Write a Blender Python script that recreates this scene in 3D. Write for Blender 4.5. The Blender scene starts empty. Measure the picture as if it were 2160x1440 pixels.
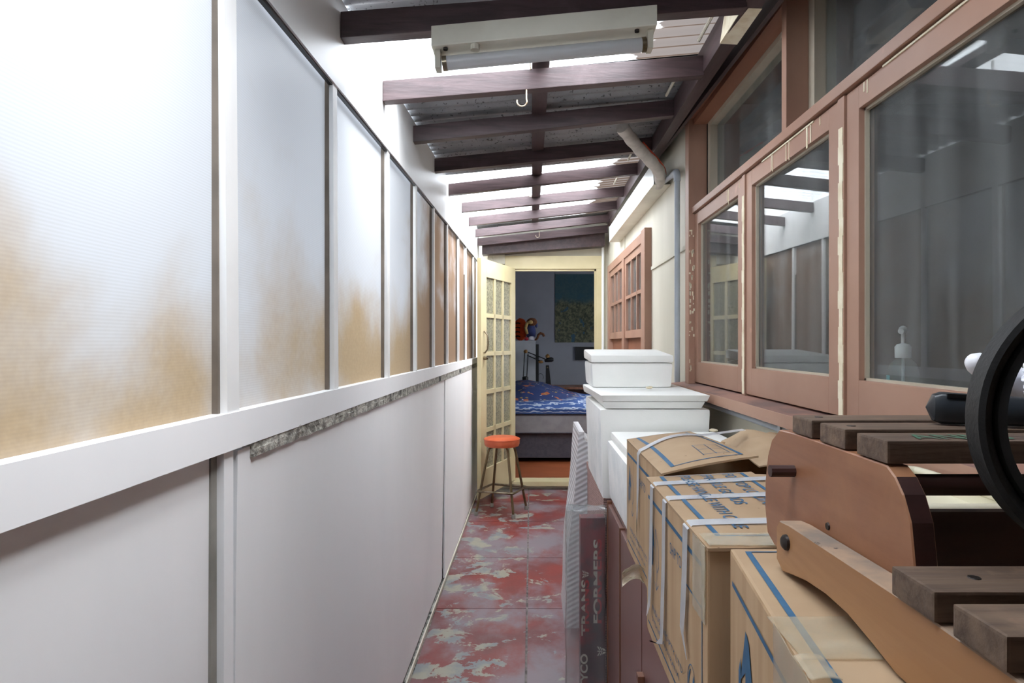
import bpy, bmesh, math, random
from mathutils import Vector, Matrix, noise
random.seed(7)
S = bpy.context.scene
COL = S.collection
PI = math.pi

# ------------------------------------------------------------ camera, sky, exposure
F = 1300.0                      # focal length in pixels of the 2160 wide frame
CX, CY, H = 1120.0, 724.0, 1.40  # corridor vanishing point and camera height
cam = bpy.data.objects.new('camera', bpy.data.cameras.new('camera'))
COL.objects.link(cam)
cam.location = (0, 0, H)
cam.rotation_euler = (PI/2, 0, 0)
cam.data.sensor_width = 36.0
cam.data.lens = 36.0*F/2160.0
cam.data.shift_x = (1080-CX)/2160.0
cam.data.shift_y = (CY-720)/2160.0
cam.data.clip_start = 0.02
S.camera = cam
W = bpy.data.worlds.new('sky'); S.world = W
W.use_nodes = True
W.node_tree.nodes['Background'].inputs[0].default_value = (0.90, 0.95, 1.0, 1)
W.node_tree.nodes['Background'].inputs[1].default_value = 3.3
sun = bpy.data.objects.new('sun', bpy.data.lights.new('sun', 'SUN'))
COL.objects.link(sun)
sun.data.energy = 5.5
sun.data.angle = math.radians(50)
sun.data.color = (1.0, 0.97, 0.93)
sun.rotation_euler = (math.radians(8), math.radians(42), 0)
S.view_settings.view_transform = 'Standard'
S.view_settings.look = 'None'
S.view_settings.gamma = 1
S.view_settings.use_curve_mapping = False
S.view_settings.exposure = 1.75

def P(px, py, Y):
    """point at depth Y seen at that pixel"""
    return Vector(((px-CX)*Y/F, Y, H-(py-CY)*Y/F))

# ------------------------------------------------------------ materials
def lin(c):
    def f(v):
        v /= 255.0
        return v/12.92 if v <= .04045 else ((v+.055)/1.055)**2.4
    return (f(c[0]), f(c[1]), f(c[2]), 1)

class NT:
    def __init__(s, name):
        s.m = bpy.data.materials.new(name); s.m.use_nodes = True
        s.t = s.m.node_tree; s.n = s.t.nodes; s.l = s.t.links
        s.b = s.n['Principled BSDF']; s.out = s.n['Material Output']
    def add(s, typ, **kw):
        n = s.n.new(typ)
        for k, v in kw.items(): setattr(n, k, v)
        return n
    def link(s, a, b): s.l.new(a, b)
    def val(s, sock, v):
        if hasattr(v, 'is_output') or isinstance(v, bpy.types.NodeSocket): s.l.new(v, sock)
        else: sock.default_value = v
    def pos(s, scale=(1, 1, 1), rot=(0, 0, 0), loc=(0, 0, 0)):
        g = s.add('ShaderNodeNewGeometry'); mp = s.add('ShaderNodeMapping')
        mp.inputs['Scale'].default_value = scale; mp.inputs['Rotation'].default_value = rot
        mp.inputs['Location'].default_value = loc
        s.link(g.outputs['Position'], mp.inputs['Vector']); return mp.outputs[0]
    def noise(s, vec, scale=5, detail=4, rough=.55, dist=0):
        n = s.add('ShaderNodeTexNoise'); s.link(vec, n.inputs['Vector'])
        n.inputs['Scale'].default_value = scale; n.inputs['Detail'].default_value = detail
        n.inputs['Roughness'].default_value = rough; n.inputs['Distortion'].default_value = dist
        return n.outputs['Fac']
    def ramp(s, fac, a, b):
        r = s.add('ShaderNodeMapRange'); s.link(fac, r.inputs[0])
        r.inputs[1].default_value = a; r.inputs[2].default_value = b
        r.clamp = True; r.interpolation_type = 'SMOOTHSTEP'
        return r.outputs[0]
    def math(s, op, a, b=0.0, clamp=False):
        n = s.add('ShaderNodeMath', operation=op); n.use_clamp = clamp
        s.val(n.inputs[0], a); s.val(n.inputs[1], b); return n.outputs[0]
    def mix(s, fac, a, b):
        n = s.add('ShaderNodeMix', data_type='RGBA')
        s.val(n.inputs[0], fac)
        for sk, v in ((n.inputs[6], a), (n.inputs[7], b)):
            if isinstance(v, bpy.types.NodeSocket): s.l.new(v, sk)
            else: sk.default_value = lin(v) if len(v) == 3 else v
        return n.outputs[2]
    def sep(s, vec):
        n = s.add('ShaderNodeSeparateXYZ'); s.link(vec, n.inputs[0]); return n.outputs
    def bump(s, h, strength=.2, dist=.01):
        n = s.add('ShaderNodeBump'); n.inputs['Strength'].default_value = strength
        n.inputs['Distance'].default_value = dist
        s.link(h, n.inputs['Height']); s.link(n.outputs[0], s.b.inputs['Normal']); return n

def mat(name, c1, c2=None, rough=.6, scale=6, stretch=(1, 1, 1), lo=.35, hi=.7, metal=0, bump=0, bscale=None, bdist=.003, detail=5, dist=0, spec=.5, c3=None, s3=40, lo3=.6, hi3=.7):
    t = NT(name)
    if c2 is None: c2 = tuple(max(0, int(v*.90)) for v in c1)
    v = t.pos(stretch)
    f = t.ramp(t.noise(v, scale, detail, dist=dist), lo, hi)
    col = t.mix(f, c1, c2)
    if c3: col = t.mix(t.ramp(t.noise(v, s3, 3), lo3, hi3), col, c3)
    t.link(col, t.b.inputs['Base Color'])
    t.b.inputs['Roughness'].default_value = rough
    t.b.inputs['Metallic'].default_value = metal
    t.b.inputs['Specular IOR Level'].default_value = spec
    if bump: t.bump(t.noise(v, bscale or scale*4, 4), bump, bdist)
    return t.m

def wood(name, c1, c2, axis='x', rough=.5, scale=14, bump=.15, c3=None, lo3=.6, hi3=.75, s3=3):
    st = {'x': (.09, 1, 1), 'y': (1, .09, 1), 'z': (1, 1, .09)}[axis]
    t = NT(name)
    v = t.pos(st)
    f = t.ramp(t.noise(v, scale*3, 6, .65, dist=.6), .3, .7)
    col = t.mix(f, c1, c2)
    if c3: col = t.mix(t.ramp(t.noise(t.pos(), s3, 6, .7), lo3, hi3), col, c3)
    t.link(col, t.b.inputs['Base Color']); t.b.inputs['Roughness'].default_value = rough
    if bump: t.bump(t.noise(v, scale*8, 4), bump, .002)
    return t.m

M = {}
M['wallwhite'] = mat('white wall paint', (246, 247, 250), (238, 240, 244), rough=.55, scale=1.6, stretch=(1, 1, .35), bump=.12, bscale=5, bdist=.02)
M['white'] = mat('white gloss paint', (232, 233, 234), (216, 216, 216), rough=.45, scale=4, lo=.5, hi=.9)
M['cream'] = mat('cream painted sheet', (216, 211, 196), (200, 196, 180), rough=.6, scale=2.2, stretch=(1, 1, .25))
M['creamtrim'] = mat('cream trim', (205, 200, 184), (188, 184, 168), rough=.55, scale=5)
M['creamtrim2'] = mat('old cream jamb paint', (186, 176, 158), (170, 160, 142), rough=.6, scale=5, stretch=(1, 1, .3))
M['doorcream'] = mat('yellow cream gloss paint', (206, 194, 156), (194, 182, 142), rough=.38, scale=3, c3=(170, 150, 100), s3=60, lo3=.72, hi3=.78)
M['rafter'] = wood('maroon brown painted timber', (86, 69, 71), (62, 49, 51), 'x', .45, 12, .4, c3=(110, 93, 95), lo3=.55, hi3=.85)
M['beam'] = wood('dark maroon beam paint', (76, 58, 60), (54, 41, 43), 'y', .45, 10, .3)
M['salmon'] = mat('salmon brown window paint', (166, 130, 111), (154, 117, 99), rough=.48, scale=7, stretch=(1, .4, .4), c3=(196, 150, 128), s3=26, lo3=.66, hi3=.8, bump=.08)
M['salmondk'] = mat('darker salmon soffit stain', (150, 100, 78), (124, 80, 60), rough=.5, scale=6, stretch=(1, .15, 1))
M['sillwood'] = mat('weathered salmon sill', (150, 112, 98), (112, 88, 82), rough=.7, scale=9, stretch=(1, .4, 1), lo=.4, hi=.65)
M['putty'] = mat('cream filler paint', (232, 224, 200), (214, 200, 170), rough=.7, scale=20)
M['galv'] = mat('galvanised iron', (150, 152, 155), (120, 122, 126), rough=.45, scale=4, metal=.35, c3=(70, 70, 72), s3=75, lo3=.6, hi3=.68)
M['fixture'] = mat('aged cream enamel', (226, 224, 210), (206, 203, 188), rough=.4, scale=4, c3=(150, 140, 118), s3=14, lo3=.72, hi3=.85)
M['tube'] = mat('dusty fluorescent tube', (214, 216, 220), (180, 182, 184), rough=.3, scale=3, stretch=(.3, 1, 1))
M['flash'] = mat('bright zinc flashing', (226, 228, 226), (206, 208, 204), rough=.32, scale=2, metal=.3)
M['pvcgrey'] = mat('grey conduit plastic', (176, 184, 194), (160, 168, 178), rough=.4, scale=6)
M['pvcwhite'] = mat('white tape wrapped hose', (214, 208, 200), (190, 184, 176), rough=.5, scale=20)
M['orange'] = mat('red orange cable', (214, 66, 30), (190, 54, 22), rough=.4)
M['hook'] = mat('rusty pale hook metal', (186, 176, 160), (130, 104, 80), rough=.4, scale=60, metal=.6)
M['chrome'] = mat('tarnished chrome', (150, 140, 122), (96, 84, 62), rough=.28, scale=14, metal=.85)
M['bronze'] = mat('brassy chrome leg', (122, 104, 78), (90, 76, 56), rough=.3, scale=10, metal=.75)
M['vinylorange'] = mat('orange vinyl', (204, 98, 60), (184, 82, 48), rough=.35, scale=9, bump=.2, bscale=12, bdist=.01)
M['rubber'] = mat('grey rubber', (150, 148, 142), (120, 118, 112), rough=.7)
M['foam'] = mat('white polystyrene', (250, 250, 247), (242, 243, 239), rough=.75, scale=3, bump=.25, bscale=180, bdist=.0015)
M['foamside'] = mat('white polystyrene rough side', (248, 249, 249), (232, 236, 237), rough=.8, scale=10, bump=.5, bscale=120, bdist=.002)
M['card'] = mat('brown corrugated cardboard', (188, 158, 124), (174, 144, 110), rough=.8, scale=30, stretch=(1, 1, .06), bump=.1, c3=(176, 144, 106), s3=6, lo3=.62, hi3=.75)
M['cardtop'] = mat('brown cardboard top', (174, 148, 118), (160, 132, 102), rough=.8, scale=9, stretch=(.5, .5, 1), bump=.08, c3=(120, 92, 66), s3=160, lo3=.72, hi3=.76)
M['cardin'] = mat('inner cardboard', (170, 134, 94), (140, 106, 72), rough=.85, scale=8)
M['ink'] = mat('blue printing ink', (44, 88, 122), (54, 100, 134), rough=.7, scale=40)
M['strap'] = mat('white plastic strap', (240, 241, 244), (224, 226, 232), rough=.4, scale=20)
M['cabinet'] = mat('red brown lacquered cabinet', (128, 94, 88), (116, 84, 78), rough=.3, scale=2.5, stretch=(1, 1, .2))
M['cabedge'] = wood('cabinet edge timber', (136, 92, 70), (112, 74, 56), 'z', .5)
M['seatpanel'] = wood('orange brown varnished panel', (146, 100, 72), (126, 80, 54), 'y', .4, 9, .06, c3=(158, 112, 78), lo3=.5, hi3=.8)
M['armwood'] = wood('honey coloured arm', (170, 128, 88), (152, 108, 70), 'y', .45, 7, .05, c3=(126, 92, 64), lo3=.6, hi3=.85)
M['armdust'] = mat('dusty arm top', (160, 132, 108), (116, 104, 94), rough=.8, scale=9, lo=.35, hi=.6, c3=(70, 60, 54), s3=70, lo3=.66, hi3=.72)
M['slat'] = wood('weathered dark hardwood', (110, 90, 74), (72, 56, 46), 'x', .6, 16, .5, c3=(128, 104, 86), lo3=.5, hi3=.75, s3=12)
M['slatdark_edgeshade'] = wood('dark red hardwood and panel edge shade', (62, 34, 30), (44, 24, 22), 'x', .45, 10, .1)
M['iron'] = mat('dark bolt iron', (70, 64, 62), (40, 38, 38), rough=.45, metal=.8, scale=50)
M['green'] = mat('faded green stencil', (62, 104, 82), (84, 104, 84), rough=.8, scale=60)
M['blackrub'] = mat('black rubber', (22, 23, 24), (15, 15, 16), rough=.6, scale=40, bump=.5, bscale=260, bdist=.001)
M['blackplas'] = mat('dark grey plastic', (48, 54, 60), (38, 42, 47), rough=.35, scale=6)
M['black'] = mat('black metal', (20, 22, 24), (12, 13, 15), rough=.4, scale=10)
M['bag'] = mat('white plastic bag', (236, 236, 244), (218, 218, 228), rough=.4, scale=12)
M['whiteplas'] = mat('white plastic', (238, 238, 242), (226, 226, 232), rough=.3)
M['bedwall'] = mat('lilac grey wall', (140, 143, 152), (130, 133, 142), rough=.7, scale=2)
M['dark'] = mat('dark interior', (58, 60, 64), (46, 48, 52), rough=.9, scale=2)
M['floorwood'] = wood('orange floor boards', (150, 84, 50), (120, 62, 36), 'x', .4, 8)
M['mattress'] = mat('grey mattress ticking', (150, 148, 152), (136, 134, 140), rough=.8, scale=10)
M['bedbase'] = mat('dark grey bed fabric', (84, 82, 92), (74, 72, 82), rough=.9, scale=30)
M['wardrobe'] = mat('pale grey laminate', (178, 182, 188), (168, 172, 178), rough=.5)
M['tray'] = mat('cream enamel', (226, 220, 196), (206, 200, 180), rough=.25)
M['brass'] = mat('brass joint', (170, 130, 80), (130, 96, 56), rough=.35, metal=.7)
M['plushorange'] = mat('orange plush', (212, 82, 32), (190, 66, 24), rough=.95, scale=40, bump=.4, bscale=150)
M['plushstripe'] = mat('black plush', (30, 24, 22), (22, 18, 16), rough=.95)
M['plushtan'] = mat('tan plush', (200, 170, 110), (176, 142, 86), rough=.95, scale=40, bump=.4, bscale=150)
M['plushbrown'] = mat('brown plush', (120, 76, 50), (96, 58, 38), rough=.95, scale=40)
M['plushblue'] = mat('blue cloth', (64, 74, 122), (52, 60, 104), rough=.9, scale=20)
M['plushred'] = mat('red cloth', (170, 40, 56), (150, 32, 46), rough=.9)
M['mesh'] = mat('pale mesh', (200, 200, 205), rough=.8)
M['toybox'] = mat('dark maroon toy carton', (126, 44, 50), (58, 42, 50), rough=.4, scale=7, lo=.42, hi=.62, c3=(170, 96, 60), s3=9, lo3=.66, hi3=.75)
M['toyred'] = mat('red letter print', (176, 44, 52), rough=.4)
M['toywhite'] = mat('pale letter print', (206, 200, 186), rough=.4)
M['grit'] = mat('crumbling grey mortar', (188, 186, 178), (128, 126, 120), rough=.95, scale=40, lo=.4, hi=.6, bump=.8, bscale=120, bdist=.01, c3=(60, 60, 60), s3=9, lo3=.55, hi3=.66)
M['mullion_shade'] = mat('grey mullion shadow', (120, 110, 100), (96, 88, 80), rough=.8, scale=8)

# wicker
t = NT('pinkish woven wicker')
br = t.add('ShaderNodeTexBrick'); q_ = t.sep(t.pos()); cb_ = t.add('ShaderNodeCombineXYZ'); t.link(q_[1], cb_.inputs[0]); t.link(q_[2], cb_.inputs[1]); v = cb_.outputs[0]
t.link(v, br.inputs['Vector']); br.inputs['Scale'].default_value = 26
br.inputs['Color1'].default_value = lin((204, 168, 162)); br.inputs['Color2'].default_value = lin((186, 150, 144))
br.inputs['Mortar'].default_value = lin((84, 60, 56)); br.inputs['Mortar Size'].default_value = .03
t.link(br.outputs['Color'], t.b.inputs['Base Color']); t.b.inputs['Roughness'].default_value = .7
t.bump(br.outputs['Fac'], -.5, .004); M['wicker'] = t.m

# white quilted sheet with slanting ribs
t = NT('white ribbed padding')
wv = t.add('ShaderNodeTexWave'); v = t.pos((1, 1, 1), (0, math.radians(28), 0))
t.link(v, wv.inputs['Vector']); wv.bands_direction = 'Z'; wv.inputs['Scale'].default_value = 14; wv.inputs['Distortion'].default_value = .8
t.link(t.mix(wv.outputs['Fac'], (190, 188, 192), (216, 216, 220)), t.b.inputs['Base Color'])
t.bump(wv.outputs['Fac'], .6, .004); t.b.inputs['Roughness'].default_value = .6; M['padding'] = t.m

# floor paint: red oxide with worn grey patches
t = NT('worn red floor paint')
v = t.pos((1, 1, 1))
base = t.mix(t.ramp(t.noise(v, 3.2, 6), .35, .65), (134, 56, 50), (112, 58, 58))
dust = t.ramp(t.noise(t.pos((1, .7, 1), loc=(3, 1, 0)), 2.4, 7, .6), .42, .62)
base = t.mix(t.math('MULTIPLY', dust, .72), base, (134, 134, 142))
xyz = t.sep(t.pos())
leftw = t.ramp(xyz[0], .22, -.18)
wear = t.noise(t.pos((.95, 1.15, 1), loc=(.4, .35, 0)), 4.6, 10, .68, .3)
wf = t.ramp(t.math('ADD', wear, t.math('MULTIPLY', leftw, .075)), .60, .625)
pal = t.mix(t.ramp(t.noise(v, 9, 5), .4, .6), (154, 149, 134), (126, 131, 134))
col = t.mix(wf, base, pal)
fine = t.ramp(t.noise(t.pos(loc=(7, 3, 0)), 42, 3), .72, .76)
col = t.mix(t.math('MULTIPLY', fine, .7), col, (176, 170, 156))
t.link(col, t.b.inputs['Base Color']); t.b.inputs['Roughness'].default_value = .48
t.bump(t.noise(v, 60, 4), .15, .003); M['floor'] = t.m
M['concrete'] = mat('grey joint cement', (140, 132, 128), (100, 92, 90), rough=.9, scale=30)

# translucent clear roof sheet
t = NT('clear corrugated sheet')
xyz = t.sep(t.pos())
tr = t.add('ShaderNodeBsdfTranslucent'); df = t.add('ShaderNodeBsdfDiffuse'); tp = t.add('ShaderNodeBsdfTransparent')
edge = t.ramp(t.math('SUBTRACT', t.math('ADD', xyz[0], t.math('MULTIPLY', t.noise(t.pos((.4, 3, 1)), 9, 4), .28)), t.math('MULTIPLY', t.ramp(xyz[1], 2.6, 3.4), .10)), .50, .54)
colr = t.mix(edge, (236, 238, 240), (46, 38, 33))
t.link(colr, tr.inputs[0]); t.link(colr, df.inputs[0]); tp.inputs[0].default_value = (.95, .97, 1, 1)
m1 = t.add('ShaderNodeMixShader'); m1.inputs[0].default_value = .25
t.link(tr.outputs[0], m1.inputs[1]); t.link(df.outputs[0], m1.inputs[2])
m2 = t.add('ShaderNodeMixShader')
t.link(t.math('SUBTRACT', .62, t.math('MULTIPLY', edge, .60)), m2.inputs[0])
t.link(m1.outputs[0], m2.inputs[1]); t.link(tp.outputs[0], m2.inputs[2])
t.link(m2.outputs[0], t.out.inputs[0]); M['clearroof'] = t.m

# stained translucent screens of the left wall
t = NT('stained translucent screen')
xyz = t.sep(t.pos())
n1 = t.noise(t.pos((1, 1.0, 1.1), loc=(2, .8, 1)), 2.4, 8, .55, .2)
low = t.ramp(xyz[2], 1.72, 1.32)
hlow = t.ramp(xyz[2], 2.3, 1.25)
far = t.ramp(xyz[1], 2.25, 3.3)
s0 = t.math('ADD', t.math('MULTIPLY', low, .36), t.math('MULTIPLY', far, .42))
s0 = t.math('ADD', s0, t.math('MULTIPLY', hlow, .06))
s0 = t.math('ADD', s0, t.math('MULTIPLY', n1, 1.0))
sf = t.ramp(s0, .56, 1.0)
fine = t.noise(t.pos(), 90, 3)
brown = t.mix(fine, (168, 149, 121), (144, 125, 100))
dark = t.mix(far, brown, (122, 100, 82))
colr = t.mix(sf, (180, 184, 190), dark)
# fine woven grid
wa = t.add('ShaderNodeTexWave'); wa.bands_direction = 'Z'; wa.inputs['Scale'].default_value = 70
t.link(t.pos(), wa.inputs['Vector'])
colr = t.mix(t.math('MULTIPLY', wa.outputs['Fac'], .12), colr, (120, 110, 100))
tr = t.add('ShaderNodeBsdfTranslucent'); df = t.add('ShaderNodeBsdfDiffuse')
t.link(colr, tr.inputs[0]); t.link(colr, df.inputs[0])
m1 = t.add('ShaderNodeMixShader'); m1.inputs[0].default_value = .935
t.link(tr.outputs[0], m1.inputs[1]); t.link(df.outputs[0], m1.inputs[2])
gl = t.add('ShaderNodeBsdfGlossy'); gl.inputs['Roughness'].default_value = .35
m3 = t.add('ShaderNodeMixShader'); m3.inputs[0].default_value = .04
t.link(m1.outputs[0], m3.inputs[1]); t.link(gl.outputs[0], m3.inputs[2])
t.link(m3.outputs[0], t.out.inputs[0]); M['screen'] = t.m

def glassmat(name, tint=(.93, .96, .95, 1), dust=.05, dustcol=(150, 152, 152), rough=.0, streak=True):
    t = NT(name)
    g = t.add('ShaderNodeNewGeometry'); d = t.add('ShaderNodeVectorMath', operation='DOT_PRODUCT')
    t.link(g.outputs['Incoming'], d.inputs[0]); t.link(g.outputs['Normal'], d.inputs[1])
    c = t.math('ABSOLUTE', d.outputs['Value'])
    f = t.math('POWER', t.math('SUBTRACT', 1.0, c), 5.0)
    f = t.math('ADD', t.math('MULTIPLY', f, .96), .04)
    tp = t.add('ShaderNodeBsdfTransparent'); tp.inputs[0].default_value = tint
    gl = t.add('ShaderNodeBsdfGlossy'); gl.inputs['Roughness'].default_value = rough
    m = t.add('ShaderNodeMixShader'); t.link(f, m.inputs[0]); t.link(tp.outputs[0], m.inputs[1]); t.link(gl.outputs[0], m.inputs[2])
    df = t.add('ShaderNodeBsdfDiffuse'); df.inputs[0].default_value = lin(dustcol)
    m2 = t.add('ShaderNodeMixShader')
    if streak:
        n = t.ramp(t.noise(t.pos((1, 1, .08)), 14, 5), .35, .75)
        t.link(t.math('ADD', t.math('MULTIPLY', n, dust*1.2), dust*.6), m2.inputs[0])
    else: m2.inputs[0].default_value = dust
    t.link(m.outputs[0], m2.inputs[1]); t.link(df.outputs[0], m2.inputs[2])
    t.link(m2.outputs[0], t.out.inputs[0]); return t.m
M['glass'] = glassmat('dusty window glass', dust=.15)
M['glass2'] = glassmat('far window glass', dust=.15)
M['obscure'] = mat('pebbled obscure glass', (150, 146, 122), (112, 110, 92), rough=.2, scale=60, bump=.8, bscale=120, bdist=.004, lo=.4, hi=.6)
M['wrap'] = glassmat('cloudy plastic wrap', dust=.17, dustcol=(206, 206, 210), rough=.12)
M['tape'] = glassmat('milky packing tape', tint=(.98, .96, .92, 1), dust=.26, dustcol=(216, 208, 186), rough=.2)
M['bottle'] = glassmat('clear bottle plastic', dust=.15, dustcol=(180, 200, 205), streak=False)
M['gel'] = mat('turquoise label', (96, 190, 200), (110, 200, 205), rough=.3)

# duvet
t = NT('blue patterned duvet')
v = t.pos()
n = t.noise(v, 7, 2); n2 = t.noise(t.pos(loc=(5, 2, 1)), 11, 2); n3 = t.noise(t.pos(loc=(1, 8, 4)), 17, 2)
z = t.sep(v)[2]
col = t.mix(t.ramp(n, .64, .66), (36, 54, 104), (176, 100, 62))
col = t.mix(t.ramp(n2, .63, .65), col, (160, 138, 84))
col = t.mix(t.ramp(n3, .67, .69), col, (214, 218, 232))
low = t.ramp(z, .76, .73)
wv = t.add('ShaderNodeTexWave'); t.link(t.pos((1, 1, 1)), wv.inputs['Vector']); wv.bands_direction = 'Z'
wv.inputs['Scale'].default_value = 9; wv.inputs['Distortion'].default_value = 6; wv.inputs['Detail Scale'].default_value = 1.2
stripe = t.mix(t.ramp(wv.outputs['Fac'], .7, .9), (56, 88, 150), (180, 194, 216))
col = t.mix(low, col, stripe)
t.link(col, t.b.inputs['Base Color']); t.b.inputs['Roughness'].default_value = .85; M['duvet'] = t.m

# poster print
t = NT('busy laminated print')
v = t.pos()
z = t.sep(v)[2]
n = t.noise(v, 30, 6, .7); n2 = t.noise(t.pos(loc=(4, 4, 4)), 9, 2)
zz = t.math('ADD', z, t.math('MULTIPLY', t.noise(t.pos((1, 1, .3)), 6, 5), .35))
col = t.mix(t.ramp(n, .38, .62), (104, 106, 84), (46, 56, 46))
col = t.mix(t.ramp(n2, .62, .64), col, (46, 76, 96))
col = t.mix(t.math('MULTIPLY', t.ramp(zz, 2.12, 2.26), .85), col, (44, 78, 90))
t.link(col, t.b.inputs['Base Color']); t.b.inputs['Roughness'].default_value = .3; M['poster'] = t.m

# ------------------------------------------------------------ mesh helpers
def box(bm, x0, x1, y0, y1, z0, z1, bev=0):
    vs = [bm.verts.new(c) for c in ((x0,y0,z0),(x1,y0,z0),(x1,y1,z0),(x0,y1,z0),(x0,y0,z1),(x1,y0,z1),(x1,y1,z1),(x0,y1,z1))]
    fs = [bm.faces.new([vs[i] for i in q]) for q in ((0,3,2,1),(4,5,6,7),(0,1,5,4),(1,2,6,5),(2,3,7,6),(3,0,4,7))]
    if bev:
        es = list({e for f in fs for e in f.edges})
        bmesh.ops.bevel(bm, geom=es, offset=bev, segments=2, profile=.7, affect='EDGES')
    return vs
def hexa(bm, pts, bev=0):
    """8 points: bottom ring 4, top ring 4"""
    vs = [bm.verts.new(c) for c in pts]
    fs = [bm.faces.new([vs[i] for i in q]) for q in ((0,3,2,1),(4,5,6,7),(0,1,5,4),(1,2,6,5),(2,3,7,6),(3,0,4,7))]
    bmesh.ops.recalc_face_normals(bm, faces=fs)
    if bev:
        es = list({e for f in fs for e in f.edges})
        bmesh.ops.bevel(bm, geom=es, offset=bev, segments=2, profile=.7, affect='EDGES')
def beamlike(bm, a, b, w, h, up=Vector((0, 0, 1)), bev=0):
    """bar from a to b; a,b are centres of the bottom edge; w across, h upward"""
    a = Vector(a); b = Vector(b); d = (b-a).normalized(); s = d.cross(up).normalized()*w/2
    u = up*h
    hexa(bm, [a-s, a+s, b+s, b-s, a-s+u, a+s+u, b+s+u, b-s+u], bev)
def tube(bm, pts, r, n=12, closed=False):
    pts = [Vector(p) for p in pts]; k = len(pts); rings = []
    rr = r if isinstance(r, (list, tuple)) else [r]*k
    prev = None
    for i, p in enumerate(pts):
        if closed: d = pts[(i+1) % k]-pts[i-1]
        else: d = pts[min(i+1, k-1)]-pts[max(i-1, 0)]
        d.normalize()
        if prev is None:
            a = d.cross(Vector((0, 0, 1)))
            if a.length < 1e-3: a = d.cross(Vector((1, 0, 0)))
        else: a = prev-d*prev.dot(d)
        a.normalize(); prev = a; b = d.cross(a)
        rings.append([bm.verts.new(p+(a*math.cos(2*PI*j/n)+b*math.sin(2*PI*j/n))*rr[i]) for j in range(n)])
    for i in range(k if closed else k-1):
        A, B = rings[i], rings[(i+1) % k]
        for j in range(n):
            bm.faces.new((A[j], A[(j+1) % n], B[(j+1) % n], B[j]))
    if not closed:
        bm.faces.new(rings[0][::-1]); bm.faces.new(rings[-1])
def lathe(bm, prof, c, n=24, axis='z'):
    """prof: list of (r, h)"""
    rings = []
    for r, h in prof:
        ring = []
        for j in range(n):
            a = 2*PI*j/n
            p = Vector((r*math.cos(a), r*math.sin(a), h))
            if axis == 'x': p = Vector((h, r*math.cos(a), r*math.sin(a)))
            if axis == 'y': p = Vector((r*math.cos(a), h, r*math.sin(a)))
            ring.append(bm.verts.new(Vector(c)+p))
        rings.append(ring)
    for A, B in zip(rings, rings[1:]):
        for j in range(n): bm.faces.new((A[j], A[(j+1) % n], B[(j+1) % n], B[j]))
    bm.faces.new(rings[0][::-1]); bm.faces.new(rings[-1])
def prism(bm, poly, fn, t0, t1):
    """extrude 2D polygon between t0 and t1; fn(u,v,t)->point"""
    A = [bm.verts.new(fn(u, v, t0)) for u, v in poly]; B = [bm.verts.new(fn(u, v, t1)) for u, v in poly]
    n = len(poly)
    fs = [bm.faces.new(A[::-1]), bm.faces.new(B)]
    for i in range(n): fs.append(bm.faces.new((A[i], A[(i+1) % n], B[(i+1) % n], B[i])))
    bmesh.ops.recalc_face_normals(bm, faces=fs)
def grid(bm, nu, nv, fn, thick=None):
    """surface fn(u,v) with optional offset vector fn thickness -> closed slab"""
    V = [[bm.verts.new(fn(i/nu, j/nv)) for j in range(nv+1)] for i in range(nu+1)]
    for i in range(nu):
        for j in range(nv): bm.faces.new((V[i][j], V[i+1][j], V[i+1][j+1], V[i][j+1]))
    if thick is not None:
        T = Vector(thick)
        U = [[bm.verts.new(V[i][j].co+T) for j in range(nv+1)] for i in range(nu+1)]
        for i in range(nu):
            for j in range(nv): bm.faces.new((U[i][j], U[i][j+1], U[i+1][j+1], U[i+1][j]))
        for i in range(nu):
            bm.faces.new((V[i][0], U[i][0], U[i+1][0], V[i+1][0])); bm.faces.new((V[i][nv], V[i+1][nv], U[i+1][nv], U[i][nv]))
        for j in range(nv):
            bm.faces.new((V[0][j], V[0][j+1], U[0][j+1], U[0][j])); bm.faces.new((V[nu][j], U[nu][j], U[nu][j+1], V[nu][j+1]))
def blob(bm, c, r, sub=3, amp=.15, fr=9, seed=0):
    res = bmesh.ops.create_icosphere(bm, subdivisions=sub, radius=1)
    c = Vector(c)
    for v in res['verts']:
        d = v.co.copy()
        k = 1+amp*noise.noise(d*fr/6+Vector((seed, seed, 0)))
        v.co = c+Vector((d.x*r[0], d.y*r[1], d.z*r[2]))*k

def wloc(o):
    v = Vector((0, 0, 0))
    while o: v = v+o.location; o = o.parent
    return v
def obj(name, bm, m, parent=None, smooth=False, keep=False):
    bmesh.ops.recalc_face_normals(bm, faces=bm.faces[:]) if not keep else None
    if parent is not None: off = wloc(parent)
    else:
        xs = [v.co for v in bm.verts]
        off = Vector((sum(v.x for v in xs)/len(xs), sum(v.y for v in xs)/len(xs), min(v.z for v in xs)))
    for v in bm.verts: v.co -= off
    me = bpy.data.meshes.new(name); bm.to_mesh(me); bm.free()
    for mm in (m if isinstance(m, (list, tuple)) else [m]): me.materials.append(M[mm] if isinstance(mm, str) else mm)
    if smooth:
        for p in me.polygons: p.use_smooth = True
        try: me.set_sharp_from_angle(angle=math.radians(38))
        except Exception: pass
    o = bpy.data.objects.new(name, me); COL.objects.link(o)
    if parent is not None: o.parent = parent
    else: o.location = off
    return o
def thing(name, label, cat, loc, group=None):
    o = bpy.data.objects.new(name, None); COL.objects.link(o); o.location = loc; o.empty_display_size = .05
    o['label'] = label; o['category'] = cat
    if group: o['group'] = group
    return o
def tag(o, label, cat, group=None):
    o['label'] = label; o['category'] = cat
    if group: o['group'] = group
    return o
def struct(o): o['kind'] = 'structure'; return o
def sroot(name, loc):
    o = bpy.data.objects.new(name, None); COL.objects.link(o); o.location = loc; o['kind'] = 'structure'; return o
def B(): return bmesh.new()
def bx(name, m, parent, *a, **k):
    b = B(); box(b, *a, **k); return obj(name, b, m, parent)

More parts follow.
